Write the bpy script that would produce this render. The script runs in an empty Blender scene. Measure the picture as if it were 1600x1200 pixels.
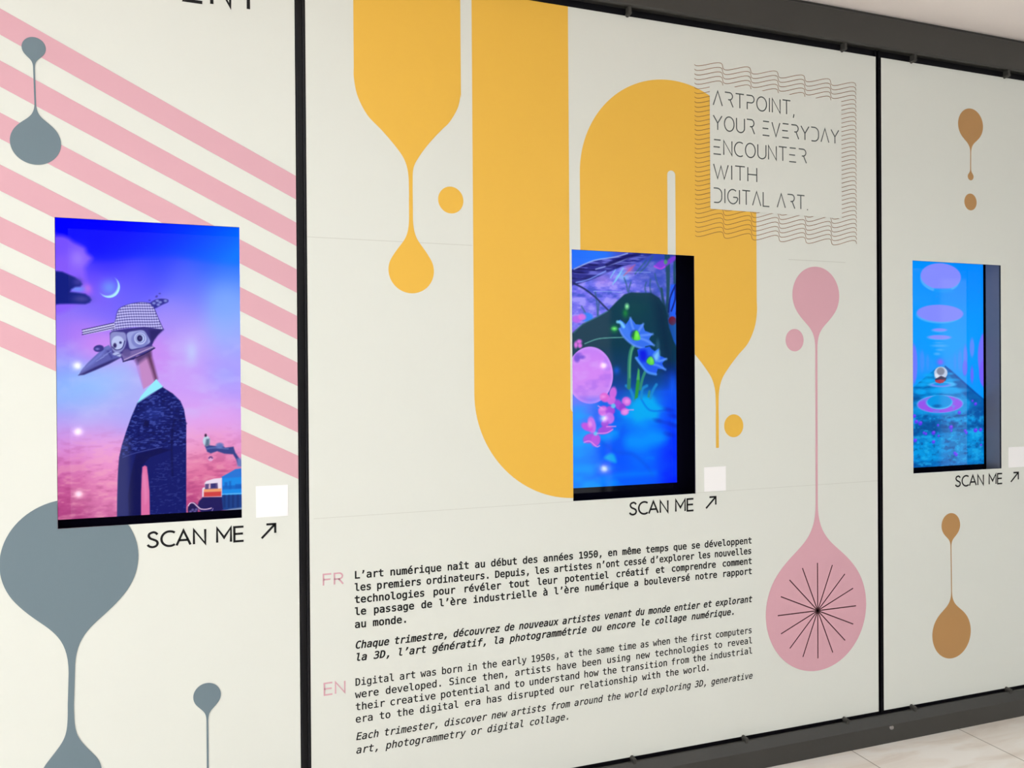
import bpy, math, random
import numpy as np
from mathutils import Matrix, Vector

scene = bpy.context.scene
col = scene.collection

# ------------------------------------------------------------------ camera
# X runs along the display wall, Y into the wall (its face is Y = 0), Z up from the floor.
CAM_POS = (0.5588, -2.6631, 1.5865)
R_ = Vector((0.94641197, -0.32288652, -0.00697681))
U_ = Vector((0.00820085, 0.00243066, 0.99996342))
F_ = Vector((0.32285775, 0.94643456, -0.00494835))
cam_d = bpy.data.cameras.new('camera')
cam_d.sensor_fit = 'HORIZONTAL'
cam_d.sensor_width = 36.0
cam_d.lens = 27.0
cam_d.clip_start = 0.02
cam = bpy.data.objects.new('camera', cam_d)
col.objects.link(cam)
cam.matrix_world = Matrix(((R_.x, U_.x, -F_.x, CAM_POS[0]), (R_.y, U_.y, -F_.y, CAM_POS[1]),
                           (R_.z, U_.z, -F_.z, CAM_POS[2]), (0, 0, 0, 1)))
scene.camera = cam

# ------------------------------------------------------------------ world, lights, exposure
world = bpy.data.worlds.new('world')
scene.world = world
world.use_nodes = True
world.node_tree.nodes['Background'].inputs[0].default_value = (0.97, 1.0, 0.96, 1)
world.node_tree.nodes['Background'].inputs[1].default_value = 0.30


def area(name, loc, sx, sy, power, color, rot=(0, 0, 0)):
    l = bpy.data.lights.new(name, 'AREA')
    l.shape = 'RECTANGLE'
    l.size, l.size_y = sx, sy
    l.energy = power
    l.color = color
    o = bpy.data.objects.new(name, l)
    o.location = loc
    o.rotation_euler = rot
    col.objects.link(o)
    return o


CEIL = 3.165
WARM = (0.82, 0.945, 1.0)
COOL = (0.80, 0.95, 1.0)
LAMPS = [(-1.6, -1.5, 12, WARM), (0.5, -1.5, 7.5, WARM), (2.6, -2.2, 4.5, COOL), (4.7, -2.2, 5.5, COOL), (6.8, -2.2, 6.5, COOL),
         (-1.6, -4.2, 10, WARM), (0.5, -4.2, 8, WARM), (2.6, -4.2, 5, WARM), (4.7, -4.2, 5, COOL), (6.8, -4.2, 5, COOL)]
for x, y, p, c in LAMPS:
    area('ceiling_lamp', (x, y, CEIL - 0.012), 1.1, 0.28, p, c)

# unseen fill added on the corridor's far side, shining up to brighten the ceiling
area('ceiling_fill', (3.0, -5.35, 2.55), 14.0, 0.25, 265, (0.875, 0.95, 1.0), (math.pi, 0, 0))
# unseen fill added low on the left, so the wall brightens towards that end
area('left_fill', (-4.2, -2.4, 0.85), 1.5, 3.0, 165, (0.98, 0.97, 0.955), (0, math.radians(-90), 0))

vs = scene.view_settings
vs.view_transform = 'Standard'
vs.look = 'None'
vs.exposure = 0.0
vs.gamma = 1.0
vs.use_curve_mapping = False


# ------------------------------------------------------------------ helpers
def lin(c):
    return tuple((v / 255 / 12.92) if v / 255 <= 0.04045 else ((v / 255 + 0.055) / 1.055) ** 2.4 for v in c)


MATS = {}


def mat(name, rgb, rough=0.5, spec=0.4, metal=0.0, bump=0.0, bscale=60.0, var=0.0, vscale=3.0):
    """A plain coated material; bump = fine surface grain, var = slight tone variation of the material itself."""
    if name in MATS:
        return MATS[name]
    m = bpy.data.materials.new(name)
    m.use_nodes = True
    nt = m.node_tree
    b = nt.nodes['Principled BSDF']
    b.inputs['Base Color'].default_value = (*lin(rgb), 1)
    b.inputs['Roughness'].default_value = rough
    b.inputs['Specular IOR Level'].default_value = spec
    b.inputs['Metallic'].default_value = metal
    tc = nt.nodes.new('ShaderNodeTexCoord')
    if bump:
        n = nt.nodes.new('ShaderNodeTexNoise')
        n.inputs['Scale'].default_value = bscale
        n.inputs['Detail'].default_value = 3
        nt.links.new(tc.outputs['Object'], n.inputs['Vector'])
        bm_ = nt.nodes.new('ShaderNodeBump')
        bm_.inputs['Strength'].default_value = bump
        bm_.inputs['Distance'].default_value = 0.002
        nt.links.new(n.outputs['Fac'], bm_.inputs['Height'])
        nt.links.new(bm_.outputs['Normal'], b.inputs['Normal'])
    if var:
        n = nt.nodes.new('ShaderNodeTexNoise')
        n.inputs['Scale'].default_value = vscale
        n.inputs['Detail'].default_value = 2
        nt.links.new(tc.outputs['Object'], n.inputs['Vector'])
        mx = nt.nodes.new('ShaderNodeMix')
        mx.data_type = 'RGBA'
        l0 = lin(rgb)
        mx.inputs['A'].default_value = (*[v * (1 - var) for v in l0], 1)
        mx.inputs['B'].default_value = (*[min(1, v * (1 + var)) for v in l0], 1)
        nt.links.new(n.outputs['Fac'], mx.inputs['Factor'])
        nt.links.new(mx.outputs['Result'], b.inputs['Base Color'])
    MATS[name] = m
    return m


def emis(name, rgb, strength):
    m = bpy.data.materials.new(name)
    m.use_nodes = True
    b = m.node_tree.nodes['Principled BSDF']
    b.inputs['Base Color'].default_value = (0.02, 0.02, 0.02, 1)
    b.inputs['Emission Color'].default_value = (*lin(rgb), 1)
    b.inputs['Emission Strength'].default_value = strength
    return m


PAPER = mat('offwhite_vinyl', (218, 221, 214), 0.55, 0.3, bump=0.05, bscale=40)
YELLOW = mat('yellow_vinyl', (231, 182, 68), 0.5, 0.35, bump=0.05, bscale=40)
PINK = mat('pink_vinyl', (213, 164, 176), 0.5, 0.35, bump=0.05, bscale=40)
SLATE = mat('slate_vinyl', (107, 125, 135), 0.5, 0.35, bump=0.05, bscale=40)
BROWN = mat('brown_vinyl', (182, 138, 86), 0.5, 0.35, bump=0.05, bscale=40)
INK = mat('black_ink', (22, 22, 24), 0.6, 0.2)
GREYINK = mat('grey_ink', (84, 92, 92), 0.6, 0.2)
WAVEINK = mat('brown_ink', (150, 104, 72), 0.6, 0.2)
RAYINK = mat('burgundy_ink', (82, 54, 60), 0.6, 0.2)
SEAM = mat('film_edge', (203, 205, 197), 0.6, 0.2)
STICK = mat('white_sticker', (244, 243, 244), 0.5, 0.3)
FRAME = mat('dark_grey_steel', (53, 52, 49), 0.42, 0.5, bump=0.08, bscale=25, var=0.12, vscale=6)
CHANNEL = mat('black_channel', (14, 13, 20), 0.45, 0.3)
CLIP = mat('dark_clip', (58, 57, 54), 0.5, 0.4)
STEEL = mat('grey_screw', (150, 145, 142), 0.4, 0.5, metal=0.3)
GLASSBLACK = mat('black_gloss_bezel', (9, 8, 24), 0.05, 0.3)
CASING = mat('black_casing', (16, 16, 18), 0.5, 0.3)


def link(name, me, material, parent=None, label=None, loc=None):
    o = bpy.data.objects.new(name, me)
    col.objects.link(o)
    if material is not None:
        me.materials.clear()
        me.materials.append(material)
    if parent is not None:
        o.parent = parent
        o.matrix_parent_inverse = Matrix.Translation(-Vector(parent.location))
    if label:
        o['label'] = label
    LAST[0] = o
    return o


LAST = [None]


def join_into(o, me):
    """Add a mesh's faces to an object's own mesh."""
    import bmesh
    bm = bmesh.new()
    bm.from_mesh(o.data)
    bm.from_mesh(me)
    bm.to_mesh(o.data)
    bm.free()


def thing(name, label, cat, loc, group=None, kind=None):
    o = bpy.data.objects.new(name, None)
    o.empty_display_size = 0.1
    o.location = loc
    col.objects.link(o)
    o['label'] = label
    o['category'] = cat
    o['kind'] = kind or 'thing'
    if group:
        o['group'] = group
    return o


def filled(loops, y, extrude=0.0, offset=0.0):
    """Mesh of a flat outline with holes in the X-Z plane at depth y (even-odd fill)."""
    c = bpy.data.curves.new('outline', 'CURVE')
    c.dimensions = '2D'
    c.fill_mode = 'BOTH' if extrude else 'FRONT'
    c.extrude = extrude
    c.offset = offset
    for lp in loops:
        s = c.splines.new('POLY')
        s.points.add(len(lp) - 1)
        s.points.foreach_set('co', [v for p in lp for v in (p[0], p[1], 0.0, 1.0)])
        s.use_cyclic_u = True
    t = bpy.data.objects.new('outline', c)
    me = bpy.data.meshes.new_from_object(t)
    bpy.data.objects.remove(t)
    bpy.data.curves.remove(c)
    me.transform(Matrix(((1, 0, 0, 0), (0, 0, -1, y), (0, 1, 0, 0), (0, 0, 0, 1))))
    return me


LAYER = 0.0006        # printed film thickness


def decal(name, loops, material, parent, layer=1, label=None):
    return link(name, filled(loops, -LAYER * layer), material, parent, label)


def catmull(pts, closed=False, n=8):
    P = [Vector((p[0], p[1])) for p in pts]
    m = len(P)
    out = []
    for i in range(m if closed else m - 1):
        if closed:
            a, b, c, d = P[i - 1], P[i], P[(i + 1) % m], P[(i + 2) % m]
        else:
            a, b, c, d = P[max(i - 1, 0)], P[i], P[i + 1], P[min(i + 2, m - 1)]
        for k in range(n):
            t = k / n
            q = 0.5 * ((2 * b) + (c - a) * t + (2 * a - 5 * b + 4 * c - d) * t * t + (3 * b - a - 3 * c + d) * t ** 3)
            out.append((q.x, q.y))
    if not closed:
        out.append((P[-1].x, P[-1].y))
    return out


def arc(cx, cz, rx, rz, a0, a1, n=40):
    return [(cx + rx * math.cos(math.radians(a0 + (a1 - a0) * k / n)), cz + rz * math.sin(math.radians(a0 + (a1 - a0) * k / n)))
            for k in range(n + 1)]


def disc(cx, cz, rx, rz=None, n=64):
    return arc(cx, cz, rx, rz or rx, 0, 360 - 360 / n, n - 1)


def rect(x0, z0, x1, z1):
    return [(x0, z0), (x1, z0), (x1, z1), (x0, z1)]


def bez(p0, p1, p2, p3, n=18):
    out = []
    for k in range(n + 1):
        t = k / n
        out.append(tuple(p0[i] * (1 - t) ** 3 + 3 * p1[i] * t * (1 - t) ** 2 + 3 * p2[i] * t * t * (1 - t) + p3[i] * t ** 3 for i in (0, 1)))
    return out


def lobe_side(cx, cz, r, down, w, zneck, sx, ang=38.0, stretch=1.0):
    """Half outline of a round lobe from its far pole, round the flank, into a thin stem (half width w) at zneck.
    down: the stem leaves downwards (True) or upwards; sx: +1 right half, -1 left half."""
    v = -1 if down else 1
    rz = r * stretch
    pts = [(cx + sx * r * math.sin(a), cz - v * rz * math.cos(a)) for a in [math.radians((90 + ang) * k / 30) for k in range(31)]]
    a = math.radians(90 + ang)
    tx, tz = sx * math.cos(a) * r, v * math.sin(a) * rz
    tl = math.hypot(tx, tz)
    p0 = pts[-1]
    h = abs(zneck - p0[1])
    p1 = (p0[0] + tx / tl * h * 0.50, p0[1] + tz / tl * h * 0.50)
    p3 = (cx + sx * w, zneck)
    p2 = (p3[0], zneck - v * h * 0.60)
    return pts + bez(p0, p1, p2, p3)[1:]


def drip(top, bottom, w, end=None):
    """Outline of a drip: top = (cx, cz, r, zneck), bottom likewise, joined by a stem of half width w;
    with bottom None the stem simply ends at height `end`."""
    cx, cz, r, zn = top[:4]
    st = top[4] if len(top) > 4 else 1.0
    right = lobe_side(cx, cz, r, True, w, zn, 1, stretch=st)
    left = lobe_side(cx, cz, r, True, w, zn, -1, stretch=st)
    if bottom:
        bx, bz, br, bn = bottom[:4]
        sb = bottom[4] if len(bottom) > 4 else 1.0
        rb = lobe_side(bx, bz, br, False, w, bn, 1, stretch=sb)
        lb = lobe_side(bx, bz, br, False, w, bn, -1, stretch=sb)
        return right + rb[::-1] + lb[1:] + left[::-1][:-1]
    return right + [(cx + w, end), (cx - w, end)] + left[::-1][:-1]


def subtract_rect_mesh(me, hole):
    """Cut an axis-aligned opening out of a flat decal mesh."""
    import bmesh
    bm = bmesh.new()
    bm.from_mesh(me)
    x0, z0, x1, z1 = hole
    for co, no in (((x0, 0, 0), (1, 0, 0)), ((x1, 0, 0), (1, 0, 0)), ((0, 0, z0), (0, 0, 1)), ((0, 0, z1), (0, 0, 1))):
        bmesh.ops.bisect_plane(bm, geom=bm.verts[:] + bm.edges[:] + bm.faces[:], plane_co=co, plane_no=no, dist=1e-7)
    dele = [f for f in bm.faces if x0 < f.calc_center_median().x < x1 and z0 < f.calc_center_median().z < z1]
    bmesh.ops.delete(bm, geom=dele, context='FACES')
    bm.to_mesh(me)
    bm.free()


def strip_mesh(strokes, width, y, flat_caps=True):
    """Flat pen strokes of a given width (mitred) as one mesh in the wall plane."""
    vs_, fs = [], []
    for st in strokes:
        P = [Vector((p[0], p[1])) for p in st]
        P = [p for i, p in enumerate(P) if i == 0 or (p - P[i - 1]).length > 1e-6]
        closed = (P[0] - P[-1]).length < 1e-5 and len(P) > 3
        if closed:
            P = P[:-1]
        m = len(P)
        base = len(vs_)
        for i in range(m):
            a = P[i - 1] if (i or closed) else P[i]
            b = P[(i + 1) % m] if (i < m - 1 or closed) else P[i]
            d0 = (P[i] - a).normalized() if (P[i] - a).length > 1e-9 else (b - P[i]).normalized()
            d1 = (b - P[i]).normalized() if (b - P[i]).length > 1e-9 else d0
            n0, n1 = Vector((-d0.y, d0.x)), Vector((-d1.y, d1.x))
            nn = n0 + n1
            if nn.length < 1e-6:
                nn = n0
            nn.normalize()
            k = min(1.0 / max(nn.dot(n0), 0.3), 2.2) * width / 2
            for s in (1, -1):
                q = P[i] + nn * k * s
                vs_.append((q.x, y, q.y))
        for i in range(m if closed else m - 1):
            j = (i + 1) % m
            fs.append((base + 2 * i, base + 2 * i + 1, base + 2 * j + 1, base + 2 * j))
    me = bpy.data.meshes.new('strokes')
    me.from_pydata(vs_, [], fs)
    return me


def boxes_mesh(bs, bevel=0.0):
    """One mesh of axis-aligned boxes (x0,y0,z0,x1,y1,z1)."""
    import bmesh
    bm = bmesh.new()
    for b in bs:
        r = bmesh.ops.create_cube(bm, size=1.0)
        for v in r['verts']:
            v.co = Vector([(b[i] + b[i + 3]) / 2 + v.co[i] * (b[i + 3] - b[i]) for i in range(3)])
    if bevel:
        bmesh.ops.bevel(bm, geom=bm.edges[:], offset=bevel, segments=2, affect='EDGES')
    me = bpy.data.meshes.new('boxes')
    bm.to_mesh(me)
    bm.free()
    return me


def profile_mesh(prof, x0, x1):
    """A closed Y-Z profile extruded along X."""
    n = len(prof)
    vs_ = [(x0, p[0], p[1]) for p in prof] + [(x1, p[0], p[1]) for p in prof]
    fs = [(i, (i + 1) % n, n + (i + 1) % n, n + i) for i in range(n)] + [tuple(range(n))[::-1], tuple(range(n, 2 * n))]
    me = bpy.data.meshes.new('profile')
    me.from_pydata(vs_, [], fs)
    import bmesh
    bm = bmesh.new()
    bm.from_mesh(me)
    bmesh.ops.recalc_face_normals(bm, faces=bm.faces)
    bm.to_mesh(me)
    bm.free()
    return me


def structure(name, me, material, label=None):
    o = link(name, me, material)
    o['kind'] = 'structure'
    o['label'] = label or name.replace('_', ' ')
    o['category'] = name.split('_')[0]
    return o


# ------------------------------------------------------------------ the setting
def floor_material():
    m = bpy.data.materials.new('pale_stone_tiles')
    m.use_nodes = True
    nt = m.node_tree
    N, L = nt.nodes, nt.links
    b = N['Principled BSDF']
    b.inputs['Roughness'].default_value = 0.32
    tc = N.new('ShaderNodeTexCoord')
    mp = N.new('ShaderNodeMapping')
    mp.inputs['Rotation'].default_value = (0, 0, math.radians(62))
    mp.inputs['Scale'].default_value = (1.0, 4.5, 1)
    L.new(tc.outputs['Object'], mp.inputs['Vector'])
    n1 = N.new('ShaderNodeTexNoise')
    n1.inputs['Scale'].default_value = 2.2
    n1.inputs['Detail'].default_value = 6
    n1.inputs['Distortion'].default_value = 0.9
    L.new(mp.outputs['Vector'], n1.inputs['Vector'])
    r = N.new('ShaderNodeValToRGB')
    r.color_ramp.elements[0].position = 0.33
    r.color_ramp.elements[0].color = (*lin((232, 222, 211)), 1)
    r.color_ramp.elements[1].position = 0.60
    r.color_ramp.elements[1].color = (*lin((250, 246, 240)), 1)
    e = r.color_ramp.elements.new(0.47)
    e.color = (*lin((244, 237, 228)), 1)
    L.new(n1.outputs['Fac'], r.inputs['Fac'])
    br = N.new('ShaderNodeTexBrick')
    br.offset = 0.5
    br.inputs['Scale'].default_value = 1.0
    br.inputs['Brick Width'].default_value = 2.4
    br.inputs['Row Height'].default_value = FLOOR_ROW
    br.inputs['Mortar Size'].default_value = 0.003
    br.inputs['Mortar Smooth'].default_value = 0.3
    br.inputs['Color1'].default_value = (1, 1, 1, 1)
    br.inputs['Color2'].default_value = (0.93, 0.92, 0.91, 1)
    br.inputs['Mortar'].default_value = (0.42, 0.38, 0.34, 1)
    mp2 = N.new('ShaderNodeMapping')
    mp2.inputs['Rotation'].default_value = (0, 0, math.radians(90))
    mp2.inputs['Location'].default_value = FLOOR_OFF
    L.new(tc.outputs['Object'], mp2.inputs['Vector'])
    L.new(mp2.outputs['Vector'], br.inputs['Vector'])
    mx = N.new('ShaderNodeMix')
    mx.data_type = 'RGBA'
    mx.blend_type = 'MULTIPLY'
    mx.inputs['Factor'].default_value = 1.0
    L.new(r.outputs['Color'], mx.inputs['A'])
    L.new(br.outputs['Color'], mx.inputs['B'])
    L.new(mx.outputs['Result'], b.inputs['Base Color'])
    return m


FLOOR_ROW = 0.60
FLOOR_OFF = (0.35, 0.030, 0.0)
XL, XR, YF = -6.0, 13.0, -5.6
structure('floor', boxes_mesh([(XL, YF, -0.1, XR, 0.3, 0.0)]), floor_material(), 'pale streaked stone tile floor')
structure('ceiling', boxes_mesh([(XL, YF, CEIL, XR, 0.3, CEIL + 0.1)]),
          mat('ceiling_paint', (248, 239, 234), 0.8, 0.2, bump=0.1, bscale=15), 'plain white painted ceiling')
structure('wall_back', boxes_mesh([(XL, 0.2, 0.0, XR, 0.3, CEIL)]), mat('dark_backing', (22, 22, 24), 0.8, 0.2), 'dark backing wall behind the panels')
structure('wall_opposite', boxes_mesh([(XL, YF - 0.1, 0.0, XR, YF, CEIL)]), mat('grey_plaster', (70, 69, 68), 0.7, 0.2), 'grey shopfront wall across the corridor')
structure('wall_left', boxes_mesh([(XL - 0.1, YF, 0.0, XL, 0.3, CEIL)]), mat('pale_plaster', (205, 202, 196), 0.7, 0.2), 'pale end wall')
structure('wall_right', boxes_mesh([(XR, YF, 0.0, XR + 0.1, 0.3, CEIL)]), MATS['pale_plaster'], 'pale end wall')

# the frame the panels sit in
X0, X1 = -1.735, 5.62
Z_LO, Z_HI = 0.124, 2.987
base = structure('baseboard_front', profile_mesh([(0.02, 0.0), (-0.040, 0.0), (-0.040, 0.072), (-0.0455, 0.075), (-0.0455, 0.081), (-0.020, 0.112), (-0.014, 0.114),
                                                  (-0.008, 0.110), (0.004, 0.100), (0.02, 0.100)], X0 - 1, X1 + 2), FRAME,
                 'dark grey steel kick rail along the floor')
top = structure('trim_1', profile_mesh([(0.02, CEIL - 0.001), (-0.016, CEIL - 0.001), (-0.016, 3.150), (-0.030, 3.146), (-0.033, 3.141), (-0.033, 3.020), (-0.030, 3.015),
                                        (-0.022, 3.013), (-0.010, 3.022), (0.004, 3.022), (0.02, 3.022)], X0 - 1, X1 + 2), FRAME,
                'dark grey steel head rail under the ceiling')
structure('trim_2', boxes_mesh([(X0 - 1, 0.016, 0.0, X1 + 2, 0.03, 0.16), (X0 - 1, 0.016, 2.95, X1 + 2, 0.03, CEIL)]), CHANNEL, 'black channel behind the rails')


def mullion(name, xa, xb, label):
    w = xb - xa
    o = structure(name, boxes_mesh([(xa - 0.01, 0.030, 0.10, xb + 0.01, 0.05, 3.02),
                                    (xa + 0.10 * w, 0.006, 0.11, xa + 0.24 * w, 0.032, 3.02),
                                    (xb - 0.26 * w, 0.006, 0.11, xb - 0.08 * w, 0.032, 3.02)]), CHANNEL, label)
    return o


mullion('trim_3', 0.7095, 0.7440, 'black joint channel between the striped panel and the yellow panel')
mullion('trim_4', 3.1545, 3.1835, 'black joint channel between the yellow panel and the brown drip panel')


def clip_mesh():
    import bmesh
    bm = bmesh.new()
    bmesh.ops.create_cone(bm, cap_ends=True, segments=20, radius1=0.0085, radius2=0.0070, depth=0.030)
    bmesh.ops.rotate(bm, verts=bm.verts[:], matrix=Matrix.Rotation(math.radians(90), 3, 'X'))
    r = bmesh.ops.create_cube(bm, size=1.0)
    for v in r['verts']:
        v.co = Vector((v.co.x * 0.012, v.co.y * 0.026, v.co.z * 0.022 + 0.014))
    me = bpy.data.meshes.new('clip')
    bm.to_mesh(me)
    bm.free()
    return me


cm = clip_mesh()
cm.materials.append(CLIP)
for x in (-0.55, 0.42, 1.441, 1.947, 2.971, 3.353, 3.913, 4.9):
    o = link('clip', cm, None, top)
    o.location = (x, -0.012, 2.990)
for x in (-0.55, 0.42, 1.43, 1.947, 2.455, 2.965, 3.337, 3.910, 4.9):
    o = link('clip', cm, None, base)
    o.location = (x, -0.012, 0.122)
    o.rotation_euler = (0, math.pi, 0)


def screw_mesh():
    import bmesh
    bm = bmesh.new()
    bmesh.ops.create_cone(bm, cap_ends=True, segments=24, radius1=0.0105, radius2=0.0075, depth=0.006)
    bmesh.ops.rotate(bm, verts=bm.verts[:], matrix=Matrix.Rotation(math.radians(90), 3, 'X'))
    me = bpy.data.meshes.new('screw')
    bm.to_mesh(me)
    bm.free()
    return me


for x in (3.185, 0.40, 5.9):
    sc = link('screw', screw_mesh(), STEEL, base)
    sc.location = (x, -0.043, 0.067)

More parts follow.
